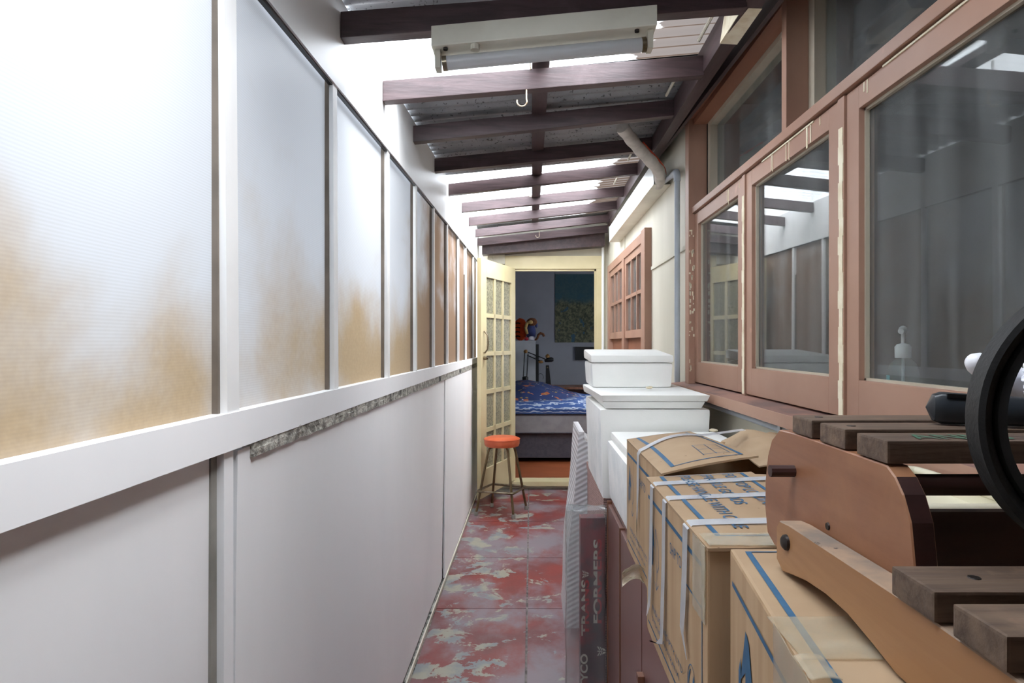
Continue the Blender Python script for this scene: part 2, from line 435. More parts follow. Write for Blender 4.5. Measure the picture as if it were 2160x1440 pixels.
def text(name, body, m, parent, O, U, V, width=None, height=None, split=None, bold=0.0):
    """flat lettering: O origin (lower left), U reading direction, V letter-up direction; fitted to width/height"""
    cu = bpy.data.curves.new('lettering', 'FONT'); cu.body = body; cu.size = 1; cu.extrude = 0; cu.offset = bold
    to = bpy.data.objects.new('lettering', cu); COL.objects.link(to)
    dg = bpy.context.evaluated_depsgraph_get(); dg.update()
    me = bpy.data.meshes.new_from_object(to.evaluated_get(dg))
    bpy.data.objects.remove(to); bpy.data.curves.remove(cu)
    b = B(); b.from_mesh(me); bpy.data.meshes.remove(me)
    x0 = min(v.co.x for v in b.verts); x1 = max(v.co.x for v in b.verts)
    y0 = min(v.co.y for v in b.verts); y1 = max(v.co.y for v in b.verts)
    U = Vector(U).normalized(); V = Vector(V).normalized(); N = U.cross(V)
    sx = (width/(x1-x0)) if width else None; sy = (height/(y1-y0)) if height else None
    sx = sx or sy; sy = sy or sx
    if split is not None:
        yc = y0+(y1-y0)*split
        bmesh.ops.bisect_plane(b, geom=b.verts[:]+b.edges[:]+b.faces[:], plane_co=(0, yc, 0), plane_no=(0, 1, 0))
        for f in b.faces: f.material_index = 0 if f.calc_center_median().y > yc else 1
    O = Vector(O)
    for v in b.verts: v.co = O+U*(v.co.x-x0)*sx+V*(v.co.y-y0)*sy+N*.0006
    return obj(name, b, m, parent, keep=True)

# ------------------------------------------------------------ setting: floor
b = B()
box(b, -.75, .80, -.7, 6.02, -.06, -.008)
ys = [-.7, .08, .87, 1.68, 2.468, 3.256, 4.027, 4.84, 5.465, 5.93]
for a, c in zip(ys, ys[1:]):
    box(b, -.505, -.026, a+.003, c-.003, -.008, 0)
    box(b, -.016, .79, a+.003, c-.003, -.008, 0)
for f in b.faces: f.material_index = 0 if f.calc_center_median().z > -.0079 else 1
struct(obj('floor', b, ['floor', 'concrete']))
b = B()
n = 60
grid(b, n, 2, lambda u, v: Vector((-.522+v*.022+.004*noise.noise(Vector((u*40, v*3, 0))), -.7+u*6.6, .002+.010*(1-v)+.005*noise.noise(Vector((u*90, v*5, 2))))), (0, 0, -.012))
struct(obj('trim_1', b, 'grit'))
b = B()
beamlike(b, (-.512, -.7, .008), (-.497, 5.88, .008), .007, .02)
struct(obj('baseboard_left', b, 'creamtrim'))

# ------------------------------------------------------------ left wall
wl = sroot('wall_left', (-.55, 2.3, 0))
b = B(); hexa(b, [(-.545, -.7, .02), (-.528, -.7, .02), (-.528, 1.0, .02), (-.545, 1.0, .02), (-.545, -.7, 1.26), (-.522, -.7, 1.26), (-.522, 1.0, 1.26), (-.545, 1.0, 1.26)])
obj('wall_sheet', b, 'wallwhite', wl)
def wsheet(y0, y1, xt, xb, zt):
    b = B()
    def fn(u, v):
        y = y0+u*(y1-y0); zz = .028+v*(zt-.028)
        return Vector((xb+(xt-xb)*v+.004*noise.noise(Vector((y*1.3, zz*1.6, 3)))*math.sin(PI*v), y, zz))
    grid(b, 24, 10, fn, (-.008, 0, 0))
    return obj('wall_sheet', b, 'wallwhite', wl, smooth=True)
wsheet(1.064, 3.598, -.506, -.519, 1.215)
wsheet(3.606, 5.88, -.501, -.506, 1.205)
bx('wall_batten', 'wallwhite', wl, -.530, -.507, 1.018, 1.05, .03, 1.225); bx('wall_gap', 'rubber', wl, -.53, -.519, 1.0, 1.018, .03, 1.225)
bx('wall_lining', 'wallwhite', wl, -.62, -.55, -.7, 5.9, 0, 1.22)
struct(bx('wall_back', 'beam', None, -.66, .80, -.80, -.72, -.06, 2.45))
# sill fascia, slightly uneven
b = B()
grid(b, 50, 1, lambda u, v: Vector((-.497, -.7+u*6.59, (1.222, 1.288-.0035*(-.7+u*6.59))[int(v)]+.0012*noise.noise(Vector((u*30, v, 0))))), (-.06, 0, 0))
obj('window_sill', b, 'wallwhite', wl)
# crumbling filler strip under the fascia
b = B()
def grit(u, v):
    y = 1.11+u*4.76
    z = (1.196-.012*u, 1.2235)[int(round(v))] if v in (0, 1) else 1.21
    return Vector((-.4985+.003*noise.noise(Vector((y*14, v*4, 0)))+.002*noise.noise(Vector((y*60, v*9, 5))), y, z+.004*noise.noise(Vector((y*22, v*3, 1)))))
grid(b, 220, 3, grit, (-.02, 0, 0))
obj('wall_filler', b, 'grit', wl)

def zlip(y): return 2.05+.0265*(y-1.17)
# screens and mullions
w3 = sroot('window_3', (-.52, 2.3, 1.26))
mul = [-.58, .05, 1.0156, 1.568, 2.152, 2.675, 3.182, 3.706, 4.276, 4.780, 5.398]
mul[0] = -.62; mul[1] = .22
edges = [-.7]+mul+[5.88]
for i in range(len(edges)-1):
    y0, y1 = edges[i], edges[i+1]
    b = B()
    ox = .004*random.uniform(-1, 1)
    grid(b, 6, 6, lambda u, v: Vector((-.522+ox*0-.006*math.sin(PI*u)*math.sin(PI*v), y0+.004+(y1-y0-.008)*u, 1.262+v*(zlip(y0+(y1-y0)*u)+.03-1.262))))
    obj('screen_panel', b, 'screen', w3, smooth=True)
for y in mul:
    w = .042 if y < 1.3 else (.034 if y < 3 else .03)
    lean = .012*random.uniform(-1, 1)
    b = B(); hexa(b, [(-.525, y, 1.26), (-.500, y, 1.26), (-.500, y+w, 1.26), (-.525, y+w, 1.26), (-.525, y+lean, zlip(y)+.03), (-.502, y+lean, zlip(y)+.03), (-.502, y+w+lean, zlip(y)+.03), (-.525, y+w+lean, zlip(y)+.03)])
    obj('window_mullion', b, 'white', w3)
    bx('mullion_shadow_strip', 'mullion_shade', w3, -.5225, -.512, y-.008, y, 1.262, zlip(y)+.02)  # grey strip stands in for the shadow line beside each mullion
# upper fascia sheet up to the roof
def zraf(x, y):
    l = 2.142+.0415*y; r = 2.233+.0475*y
    return l+(r-l)*(x+.5)/1.15
def zroof(x, y): return zraf(x, y)+.105
b = B()
def up(u, v):
    y = -.7+u*6.6; z0 = zlip(y)+.004*noise.noise(Vector((y*3.1, 0, 0))); z1 = zroof(-.5, y)-.012
    return Vector((-.4975+.002*noise.noise(Vector((y*4, v*2, 0))), y, z0+(z1-z0)*v))
grid(b, 70, 3, up, (-.012, 0, 0))
obj('wall_fascia', b, 'white', wl, smooth=True)
b = B()
grid(b, 60, 1, lambda u, v: Vector((-.503, -.7+u*6.58, zlip(-.7+u*6.58)-.006+.012*v)), (-.01, 0, 0))
obj('lead_edge', b, 'black', wl)

# ------------------------------------------------------------ roof
def sheet(y0, y1, m, x0=-.66, x1=.80, seed=0):
    b = B(); ny = max(4, int((y1-y0)/.076*10)); nx = 6
    grid(b, ny, nx, lambda u, v: Vector((x0+(x1-x0)*v, y0+(y1-y0)*u, zroof(x0+(x1-x0)*v, y0+(y1-y0)*u)+.0085*math.sin((y0+(y1-y0)*u)/.076*2*PI))))
    return struct(obj('ceiling', b, m, smooth=True))
sheet(-.72, .32, 'galv'); sheet(.28, .92, 'clearroof'); sheet(.88, 1.74, 'galv'); sheet(1.71, 2.26, 'clearroof'); sheet(2.23, 3.66, 'galv'); sheet(3.63, 5.66, 'clearroof'); sheet(5.63, 6.2, 'galv')  # second sheet is out of view, made clear to light the near end
RF = [(1.605, 2.196, 1.65, 2.300), (2.06, 2.210, 2.12, 2.323), (2.60, 2.25, 2.63, 2.373), (3.17, 2.283, 3.20, 2.404), (3.71, 2.293, 3.75, 2.433),
      (4.42, 2.342, 4.45, 2.468), (4.92, 2.339, 4.95, 2.480), (5.52, 2.355, 5.55, 2.497), (5.72, 2.307, 5.74, 2.435)]
def xbeam(y): return .575+.034*(y-1.6)
labs = ['nearest brown rafter, right above the light fitting', 'brown rafter just beyond the light fitting, a white hook under it', 'brown rafter third from the camera, below grey iron',
        'dark rafter where the white hose meets the roof', 'dark rafter fifth from the camera, before the first bright strip', 'lighter maroon rafter with a hook, sixth from the camera',
        'maroon rafter seventh from the camera, between bright strips', 'pale maroon rafter eighth from the camera, under the last bright strip', 'farthest slim rafter with a hook, just before the door beam']
for (yl, zl, yr, zr), lb in zip(RF, labs):
    b = B(); beamlike(b, (-.497, yl+.02, zl), (xbeam(yr)+.002, yr+.02, zr), .040, .068, bev=.002)
    tag(obj('roof_rafter', b, 'rafter'), lb, 'rafter', 'rafters carrying the corrugated roof')
b = B()
hexa(b, [(-.46, 5.80, 2.236), (.695, 5.80, 2.318), (.695, 5.93, 2.318), (-.46, 5.93, 2.236), (-.46, 5.80, 2.37), (.695, 5.80, 2.46), (.695, 5.93, 2.46), (-.46, 5.93, 2.37)], .003)
tag(obj('door_beam', b, 'beam'), 'deep dark sloping beam above the bedroom door', 'beam')
# side beam, batten along the middle
b = B()
ya, yb = -.7, 5.79
def zb(y): return 2.31+.045*(y-1.6)
hexa(b, [(xbeam(ya), ya, zb(ya)), (xbeam(ya)+.062, ya, zb(ya)), (xbeam(yb)+.03, yb, zb(yb)), (xbeam(yb), yb, zb(yb)),
         (xbeam(ya), ya, zb(ya)+.10), (xbeam(ya)+.062, ya, zb(ya)+.10), (xbeam(yb)+.03, yb, zb(yb)+.085), (xbeam(yb), yb, zb(yb)+.085)], .002)
sb = tag(obj('wall_plate', b, 'beam'), 'long dark beam running along the top of the right wall', 'beam')
bx('plaster_patch', 'putty', sb, 0, .001, 0, .001, 0, .001) if False else None
b = B(); hexa(b, [(xbeam(1.75)-.003, 1.68, zb(1.7)+.0), (xbeam(1.75)+.05, 1.68, zb(1.7)-.003), (xbeam(1.9)+.05, 1.90, zb(1.9)-.003), (xbeam(1.9)-.003, 1.90, zb(1.9)),
    (xbeam(1.75)-.003, 1.72, zb(1.7)+.07), (xbeam(1.75)+.05, 1.72, zb(1.7)+.07), (xbeam(1.9)+.05, 1.86, zb(1.9)+.06), (xbeam(1.9)-.003, 1.86, zb(1.9)+.06)])
obj('white_patch', b, 'putty', sb)
b = B()
hexa(b, [(.0, -.7, zraf(0, -.7)+.070), (.06, -.7, zraf(0, -.7)+.075), (.068, 5.7, zraf(0, 5.7)+.075), (.008, 5.7, zraf(0, 5.7)+.070),
         (.0, -.7, zraf(0, -.7)+.098), (.06, -.7, zraf(0, -.7)+.10), (.068, 5.7, zraf(0, 5.7)+.10), (.008, 5.7, zraf(0, 5.7)+.098)])
tag(obj('roof_batten', b, 'beam'), 'narrow dark batten running lengthwise above the rafters', 'batten')
# upper board and cream beads at the sheet ends
b = B()
hexa(b, [(.645, -.7, zroof(.65, -.7)-.10), (.66, -.7, zroof(.65, -.7)-.10), (.72, 5.8, zroof(.65, 5.8)-.085), (.705, 5.8, zroof(.65, 5.8)-.085),
         (.645, -.7, zroof(.65, -.7)-.008), (.66, -.7, zroof(.65, -.7)-.008), (.72, 5.8, zroof(.65, 5.8)-.008), (.705, 5.8, zroof(.65, 5.8)-.008)])
struct(obj('trim_2', b, 'beam'))
for i, (y0, y1) in enumerate(((1.74, 2.04), (2.20, 2.55), (3.43, 3.62), (4.0, 4.28))):
    b = B(); tube(b, [(.545+.01*(y0-1.7), y0, zroof(.55, y0)-.024), (.552+.01*(y1-1.7), y1, zroof(.55, y1)-.024)], .006, 8)
    tag(obj('edge_bead', b, 'creamtrim'), ['cream bead under the roof sheet beside the light fitting', 'cream bead under the grey iron past the second rafter', 'cream bead at the first bright strip beside the side beam', 'small far cream bead at the second bright strip beside the side beam'][i], 'bead', 'beads at the sheet ends')

# hooks
def hook(px, py, Y, lb, up=.05, r=.017, grp='hooks under the rafters'):
    c = P(px, py, Y); pts = [c+Vector((r*.9, 0, up+.02)), c+Vector((r*.9, 0, .012))]
    for k in range(9):
        a = math.radians(25-k*28); pts.append(c+Vector((r*math.cos(a), 0, r*math.sin(a))))
    b = B(); tube(b, pts, .0028, 8)
    tag(obj('ceiling_hook', b, 'hook', smooth=True), lb, 'hook', grp)
hook(1101, 214, 2.085, 'pale hook under the rafter just beyond the light fitting', up=.02)
hook(1120, 410, 4.41, 'dark hook hanging half way down the row of rafters', up=.035)
hook(1134, 497, 5.715, 'farthest small hook, near the bedroom door', up=.03)
b = B(); p = P(1118, 140, 2.05); tube(b, [p+Vector((0, 0, .02)), p, p+Vector((.003, -.004, -.012))], .003, 8)
tag(obj('ceiling_hook', b, 'hook', smooth=True), 'straight stub of a hook behind the light fitting', 'hook', 'hooks under the rafters')

# ------------------------------------------------------------ fluorescent fitting
def zf(x): return 2.196+.094*(x+.5)
lf = thing('ceiling_light', 'long cream fluorescent fitting with one grey tube under the first rafter', 'light fitting', (.03, 1.625, zf(.03)-.06))
x0, x1 = -.257, .325
b = B(); hexa(b, [(x0, 1.585, zf(x0)-.055), (x1, 1.585, zf(x1)-.055), (x1, 1.665, zf(x1)-.055), (x0, 1.665, zf(x0)-.055), (x0, 1.585, zf(x0)-.002), (x1, 1.585, zf(x1)-.002), (x1, 1.665, zf(x1)-.002), (x0, 1.665, zf(x0)-.002)], .003)
obj('housing', b, 'fixture', lf)
def tz(x): return zf(x)-.084
b = B(); tube(b, [(x0+.03, 1.625, tz(x0+.03)), (x1-.03, 1.625, tz(x1-.03))], .0182, 24)
tb = obj('lamp_tube', b, 'tube', lf, smooth=True)
for xx in (x0+.024, x1-.034):
    b = B(); tube(b, [(xx, 1.625, tz(xx)), (xx+.012, 1.625, tz(xx+.012))], .0192, 24); obj('tube_cap', b, 'chrome', lf, smooth=True)
for xx in (x0+.006, x1-.02):
    b = B(); hexa(b, [(xx, 1.608, tz(xx)-.016), (xx+.014, 1.608, tz(xx)-.016), (xx+.014, 1.642, tz(xx)-.016), (xx, 1.642, tz(xx)-.016), (xx, 1.604, zf(xx)-.054), (xx+.014, 1.604, zf(xx)-.054), (xx+.014, 1.646, zf(xx)-.054), (xx, 1.646, zf(xx)-.054)])
    obj('lamp_holder', b, 'creamtrim', lf)
b = B(); lathe(b, [(.012, -.014), (.012, 0)], (-.145, 1.60, zf(-.145)-.055), 16); obj('starter', b, 'creamtrim', lf)
for xx in (x0+.035, x1-.05):
    b = B(); lathe(b, [(.006, -.006), (.006, 0)], (xx, 1.60, zf(xx)-.055), 10); obj('screw', b, 'iron', lf)

# ------------------------------------------------------------ right wall
wr = sroot('wall_right', (.80, 2.3, 0))
XW = .744
bx('wall_sheet', 'cream', wr, XW, .80, -.7, 2.865, 0, 1.19)
bx('wall_sheet', 'cream', wr, XW, .80, 2.865, 3.80, 0, 2.62)
bx('wall_sheet', 'cream', wr, XW, .80, 3.80, 5.75, 0, 1.0)
bx('wall_sheet', 'cream', wr, XW, .80, 3.80, 5.75, 2.11, 2.66)
bx('wall_sheet', 'cream', wr, XW, .80, 5.75, 5.95, 0, 2.66)
bx('wall_sheet', 'beam', wr, .70, .80, -.7, 2.865, 2.465, 2.56)
bx('wall_batten', 'cream', wr, .735, XW, 2.87, 3.78, 1.848, 1.870, bev=.002)
bx('wall_batten', 'cream', wr, .735, XW, 5.76, 5.94, 1.848, 1.870)
bx('wall_batten', 'cream', wr, .738, XW, 2.868, 2.892, 1.2, 2.42)
bx('wall_batten', 'cream', wr, .738, XW, 4.86, 4.875, 2.12, 2.3)

# near window bank
w1 = sroot('window_1', (.76, 1.2, 1.18))
bx('window_post', 'salmon', w1, .716, .80, 2.80, 2.862, 1.20, 2.44, bev=.003)
b = B()
for k in range(46):     # flaking paint on the post
    z = 1.24+.68*random.random()**.8; y = 2.798+random.uniform(-.0005, .0)
    x = .722+random.uniform(-.003, .016)
    if random.random() < .6: x = .718+.004*random.random()
    hh = random.uniform(.004, .02)
    box(b, x, x+random.uniform(.003, .009), 2.7985, 2.8005, z, z+hh)
obj('flaking_paint', b, 'putty', w1)
bx('window_head', 'salmondk', w1, .665, .80, -.7, 2.862, 2.42, 2.465, bev=.004)
bx('window_head', 'salmondk', w1, .74, .80, -.7, 2.80, 2.395, 2.42)
bx('transom_bar', 'salmon', w1, .732, .86, -.7, 2.80, 1.990, 2.018, bev=.002)
jam = [(2.74, 2.80), (1.775, 1.808), (.78, .815), (-.25, -.215)]
for y0, y1 in jam[1:]:
    bx('transom_mullion', 'salmon', w1, .735, .80, y0, y1, 2.018, 2.395, bev=.002)
ty = [2.80, 1.79, .80, -.23]
for i in range(3):
    ya, yb = ty[i], ty[i+1]
    f = B()
    box(f, .80, .862, ya-.05, ya-.012, 2.018, 2.42); box(f, .80, .862, yb+.018, yb+.03, 2.018, 2.42)
    box(f, .80, .862, yb+.03, ya-.05, 2.375, 2.42); box(f, .80, .862, yb+.03, ya-.05, 2.018, 2.03)
    fr = obj('transom_frame', f, 'creamtrim2', w1)
    bx('window_pane', 'glass', fr, .832, .835, yb+.03, ya-.05, 2.03, 2.375)
sash = [(2.163, 2.798), (1.487, 2.130), (.800, 1.452), (.13, .765), (-.55, .10)]
for ya, yb in sash:
    f = B(); sw = .053; z0, z1 = 1.226, 1.985
    # stiles and rails with a chamfered inner edge
    box(f, .744, .780, ya, ya+sw, z0, z1, bev=.0015); box(f, .744, .780, yb-sw, yb, z0, z1, bev=.0015)
    box(f, .744, .780, ya+sw, yb-sw, z1-.052, z1, bev=.0015); box(f, .744, .780, ya+sw, yb-sw, z0, z0+.09, bev=.0015)
    sh = obj('window_sash', f, 'salmon', w1)
    bx('window_pane', 'glass', sh, .7655, .7685, ya+sw, yb-sw, z0+.09, z1-.052)
    f = B(); g = .006
    box(f, .757, .766, ya+sw, yb-sw, z0+.09, z0+.09+g); box(f, .757, .766, yb-sw-g, yb-sw, z0+.09, z1-.052)
    box(f, .757, .766, ya+sw, yb-sw, z1-.052-g, z1-.052)
    obj('glazing_putty', f, 'creamtrim2', sh)
for y0, y1 in ((2.132, 2.161), (1.455, 1.485), (.768, .797)):
    bx('cover_strip', 'salmon', w1, .739, .79, y0, y1, 1.21, 1.985)
    f = B()
    for k in range(16):
        z = 1.225+k*.043; box(f, .7375, .7392, y0+.004+.002*math.sin(k*1.7), y1-.006+.003*math.sin(k*2.3), z, z+.043)
    obj('cream_paint_line', f, 'putty', w1)
# cream paint drips on the top rails
for (yc, zz, ln, w) in ((2.335, 1.983, .045, .004), (2.32, 1.983, .062, .003), (2.27-.07, 1.983, .028, .003), (1.905, 1.983, .048, .0035), (1.895, 1.983, .055, .003),
                        (1.795, 1.983, .052, .004), (1.775, 1.983, .056, .0035), (1.66, 1.983, .058, .008), (1.638, 1.983, .050, .005), (1.585, 1.983, .022, .003), (1.375, 1.983, .022, .004), (1.362, 1.983, .03, .0035)):
    b = B(); box(b, .7425, .7442, yc-w/2, yc+w/2, zz-ln, zz, bev=.0006); obj('paint_drip', b, 'putty', w1)
b = B(); box(b, .741, .7442, 1.62, 1.98, 1.981, 1.9855); box(b, .741, .7442, .95, 1.30, 1.982, 1.9860); obj('paint_line', b, 'putty', w1)
b = B(); hexa(b, [(.668, -.7, 1.176), (.80, -.7, 1.176), (.80, 2.95, 1.176), (.668, 2.95, 1.176), (.668, -.7, 1.213), (.80, -.7, 1.224), (.80, 2.95, 1.224), (.672, 2.95, 1.212)], .003)
for f in b.faces:
    f.material_index = 1 if f.normal.z > .7 or f.calc_center_median().z > 1.2125 else 0
bmesh.ops.recalc_face_normals(b, faces=b.faces[:])
for f in b.faces: f.material_index = 1 if f.normal.z > .6 else 0
obj('window_sill', b, ['salmon', 'sillwood'], w1)
bx('inner_sill', 'dark', w1, .80, 1.0, -1.2, 2.80, 1.21, 1.24)

# far window
w2 = sroot('window_2', (.73, 4.8, 1.0))
FY0, FY1 = 3.80, 5.74
f = B()
box(f, .700, .76, FY0, FY0+.13, .95, 2.115, bev=.003); box(f, .712, .76, FY1-.10, FY1, .95, 2.115, bev=.003)
box(f, .712, .76, FY0+.13, FY1-.10, 2.05, 2.115, bev=.003); box(f, .712, .76, 4.735, 4.84, .95, 2.05, bev=.003)
box(f, .712, .76, FY0+.13, FY1-.10, .95, 1.05)
obj('window_frame', f, 'salmon', w2)
for ya, yb in ((FY0+.13, 4.735), (4.84, FY1-.10)):
    f = B(); sw = .05; z0, z1 = 1.44, 2.05
    box(f, .722, .748, ya, ya+sw, z0, z1); box(f, .722, .748, yb-sw, yb, z0, z1)
    box(f, .722, .748, ya+sw, yb-sw, z0, z0+.055); box(f, .722, .748, ya+sw, yb-sw, z1-.05, z1)
    wdt = yb-ya-2*sw
    for k in (1, 2): box(f, .722, .744, ya+sw+wdt*k/3-.012, ya+sw+wdt*k/3+.012, z0+.055, z1-.05)
    zm = (z0+z1)/2; box(f, .722, .744, ya+sw, yb-sw, zm-.012, zm+.012)
    s = obj('window_sash', f, 'salmon', w2)
    bx('window_pane', 'glass2', s, .738, .741, ya+sw, yb-sw, z0+.055, z1-.05)
    s2 = bx('lower_panel', 'salmondk', w2, .75, .765, ya, yb, 1.05, 1.44)

# rooms behind the right windows
ri = sroot('wall_inner', (2, 2, .8))
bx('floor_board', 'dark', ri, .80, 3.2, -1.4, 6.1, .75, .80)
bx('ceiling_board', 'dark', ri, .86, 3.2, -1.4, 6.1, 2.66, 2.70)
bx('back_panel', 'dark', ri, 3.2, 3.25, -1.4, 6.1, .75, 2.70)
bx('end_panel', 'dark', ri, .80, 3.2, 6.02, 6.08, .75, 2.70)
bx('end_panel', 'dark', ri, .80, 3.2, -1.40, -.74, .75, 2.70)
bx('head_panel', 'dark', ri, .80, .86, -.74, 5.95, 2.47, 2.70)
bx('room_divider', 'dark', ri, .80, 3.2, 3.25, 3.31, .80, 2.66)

# metal duct cover, hose, conduit
dc = thing('duct_cover', 'long bright metal channel boxed along the top of the right wall', 'duct', (.70, 4.2, 2.24))
def duct(bm):
    t = .003
    hexa(bm, [(.652, 3.28, 2.247), (.652+t, 3.28, 2.247), (.652+t, 5.14, 2.247), (.652, 5.14, 2.247), (.652, 3.28, 2.368), (.652+t, 3.28, 2.368), (.652+t, 5.14, 2.368), (.652, 5.14, 2.368)])
b = B(); duct(b)
obj('front_panel', b, 'flash', dc)
b = B(); box(b, .652, .743, 3.28, 5.14, 2.244, 2.247); obj('bottom_panel', b, 'fixture', dc)
b = B(); box(b, .652, .743, 5.137, 5.14, 2.247, 2.368); obj('end_panel', b, 'flash', dc)
pts = [P(1312, 268, 2.86), P(1330, 292, 2.93), P(1352, 318, 3.02), P(1378, 345, 3.10), P(1394, 366, 3.18), P(1393, 385, 3.30), (.70, 3.45, 2.285)]
sp = []
for i in range(len(pts)-1):
    a, c = Vector(pts[i]), Vector(pts[i+1])
    for k in range(6): sp.append(a.lerp(c, k/6))
sp.append(Vector(pts[-1]))
for _ in range(6): sp = [sp[0]]+[(sp[i-1]+sp[i]*2+sp[i+1])/4 for i in range(1, len(sp)-1)]+[sp[-1]]
hs = thing('flexible_hose', 'white wrapped flexible hose coming down from the roof into the metal channel', 'hose', sp[-1])
b = B(); tube(b, sp, [.030+.002*math.sin(i*1.2) for i in range(len(sp))], 20); obj('hose_body', b, 'pvcwhite', hs, smooth=True)
b = B(); tube(b, [p+Vector((.024, -.004, .020)) for p in sp[10:32]], .0055, 10); obj('orange_cable', b, 'orange', hs, smooth=True)
cp = thing('conduit_pipe', 'grey plastic conduit with an elbow, standing up beside the large windows', 'pipe', (.708, 3.0, 1.22))
b = B(); tube(b, [(.712, 3.0, 1.0), (.712, 3.0, 2.20)], .0135, 14); obj('upright', b, 'pvcgrey', cp, smooth=True)
el = [(.712, 3.0, 2.19)]+[(.712, 3.0+.03*(1-math.cos(a)), 2.20+.04*math.sin(a)) for a in [PI/2*k/6 for k in range(7)]]+[(.712, 3.09, 2.243)]
b = B(); tube(b, el, .0165, 14); obj('elbow', b, 'pvcgrey', cp, smooth=True)
b = B(); tube(b, [(.712, 3.06, 2.242), (.712, 3.278, 2.262)], .0125, 14); obj('branch', b, 'pvcgrey', cp, smooth=True)
b = B(); tube(b, [(.690, 5.91, .9), (.690, 5.91, 2.33)], .013, 14)
tag(obj('drain_pipe', b, 'white', smooth=True), 'thin white pipe standing in the corner right of the bedroom door', 'pipe')
cl = thing('wall_conduit', 'pale conduit clipped to the wall under the large window sill', 'pipe', (.73, 1.6, 1.14))
b = B(); tube(b, [(.731, .2, 1.15), (.731, 2.85, 1.15)], .011, 12); obj('conduit_run', b, 'pvcgrey', cl, smooth=True)
for y in (1.77, 1.2): bx('clip', 'pvcgrey', cl, .715, .744, y, y+.018, 1.125, 1.163)

# ------------------------------------------------------------ end wall and door
we = sroot('wall_end', (0, 6.0, 0))
DX0, DX1, DZ = -.155, .627, 2.114
bx('wall_sheet', 'cream', we, -1.6, DX0-.03, 5.95, 6.05, 0, 2.7)
bx('wall_sheet', 'cream', we, DX1+.02, 2.4, 5.95, 6.05, 0, 2.7)
bx('wall_sheet', 'cream', we, DX0-.03, DX1+.02, 5.95, 6.05, DZ+.02, 2.7)
bx('wall_sheet', 'cream', we, DX0-.03, DX1+.02, 5.95, 6.05, 0, .078)
bx('wall_stud', 'creamtrim', we, -.415, -.37, 5.90, 5.95, 0, 2.40)
bx('wall_block', 'creamtrim', we, -.37, -.25, 5.91, 5.95, 2.16, 2.26)
d1 = sroot('door_1', (.24, 5.93, .08))
f = B()
box(f, -.25, .70, 5.915, 5.949, DZ, 2.24, bev=.004); box(f, DX1, .70, 5.915, 5.949, .08, DZ, bev=.004)
box(f, -.25, DX0, 5.925, 5.949, .08, DZ, bev=.004)
box(f, DX1-.002, DX1+.019, 5.949, 6.06, .08, DZ); box(f, DX0-.02, DX0+.002, 5.949, 6.06, .08, DZ); box(f, DX0, DX1, 5.949, 6.06, DZ, DZ+.018)
box(f, DX0, DX1, 5.93, 5.945, DZ-.02, DZ); box(f, DX1-.018, DX1, 5.93, 5.945, .08, DZ)
obj('door_frame', f, 'doorcream', d1)
b = B(); box(b, DX0-.03, DX1+.04, 5.88, 6.06, .035, .082, bev=.006); obj('threshold', b, 'doorcream', d1)
hinge = Vector((-.150, 5.925, .09)); free = Vector((-.420, 5.185, .09))
du = (hinge-free).normalized(); L = (hinge-free).length
dn = Vector((du.y, -du.x, 0))      # points to the corridor side (+x, -y)
def LP(u, n, z): return free+du*u+dn*n+Vector((0, 0, z))
def lbox(bm, u0, u1, n0, n1, z0, z1, bev=0):
    hexa(bm, [LP(u0, n0, z0), LP(u1, n0, z0), LP(u1, n1, z0), LP(u0, n1, z0), LP(u0, n0, z1), LP(u1, n0, z1), LP(u1, n1, z1), LP(u0, n1, z1)], bev)
leaf = B(); T = .036; HL = 2.03
lbox(leaf, 0, .115, -T, 0, 0, HL, .002); lbox(leaf, L-.105, L, -T, 0, 0, HL, .002)
lbox(leaf, .115, L-.105, -T, 0, 0, .235); lbox(leaf, .115, L-.105, -T, 0, HL-.15, HL)
lw = L-.22; lh = HL-.385
for k in (1, 2): lbox(leaf, .115+lw*k/3-.016, .115+lw*k/3+.016, -T+.006, -.004, .235, HL-.15)
for k in range(1, 5): lbox(leaf, .115, L-.105, -T+.006, -.004, .235+lh*k/5-.018, .235+lh*k/5+.018)
lf2 = obj('door_leaf', leaf, 'doorcream', d1)
b = B(); lbox(b, .115, L-.105, -.021, -.016, .235, HL-.15); obj('door_glass', b, 'obscure', lf2)
b = B(); z0 = 1.32
tube(b, [LP(.055, .001, z0-.09), LP(.055, .012, z0-.09), LP(.055, .034, z0-.06), LP(.055, .042, z0), LP(.055, .034, z0+.06), LP(.055, .012, z0+.09), LP(.055, .001, z0+.09)], .007, 10)
obj('door_handle', b, 'chrome', lf2, smooth=True)
b = B(); tube(b, [LP(.055, 0, z0-.135), LP(.055, .03, z0-.135)], .016, 14); tube(b, [LP(.06, .028, z0-.135), LP(.03, .045, z0-.14)], .007, 8); obj('door_latch', b, 'chrome', lf2, smooth=True)

# ------------------------------------------------------------ bedroom beyond
bx_ = struct(bx('floor_bedroom', 'floorwood', None, -1.6, 2.4, 6.05, 8.85, .03, .08))
wb = sroot('wall_bedroom', (.4, 8.8, .08))
bx('wall_sheet', 'bedwall', wb, -1.6, 2.4, 8.80, 8.85, .03, 2.7)
bx('wall_sheet', 'bedwall', wb, -1.65, -1.6, 6.05, 8.85, .03, 2.7)
bx('wall_sheet', 'bedwall', wb, 2.4, 2.45, 6.05, 6.5, .03, 2.7); bx('wall_sheet', 'bedwall', wb, 2.4, 2.45, 7.6, 8.85, .03, 2.7); bx('wall_sheet', 'bedwall', wb, 2.4, 2.45, 6.5, 7.6, .03, 1.0); bx('wall_sheet', 'bedwall', wb, 2.4, 2.45, 6.5, 7.6, 2.0, 2.7)  # unseen opening added in this side wall to brighten the bedroom
bx('ceiling_sheet', 'bedwall', wb, -1.65, 2.45, 6.05, 8.85, 2.7, 2.75)
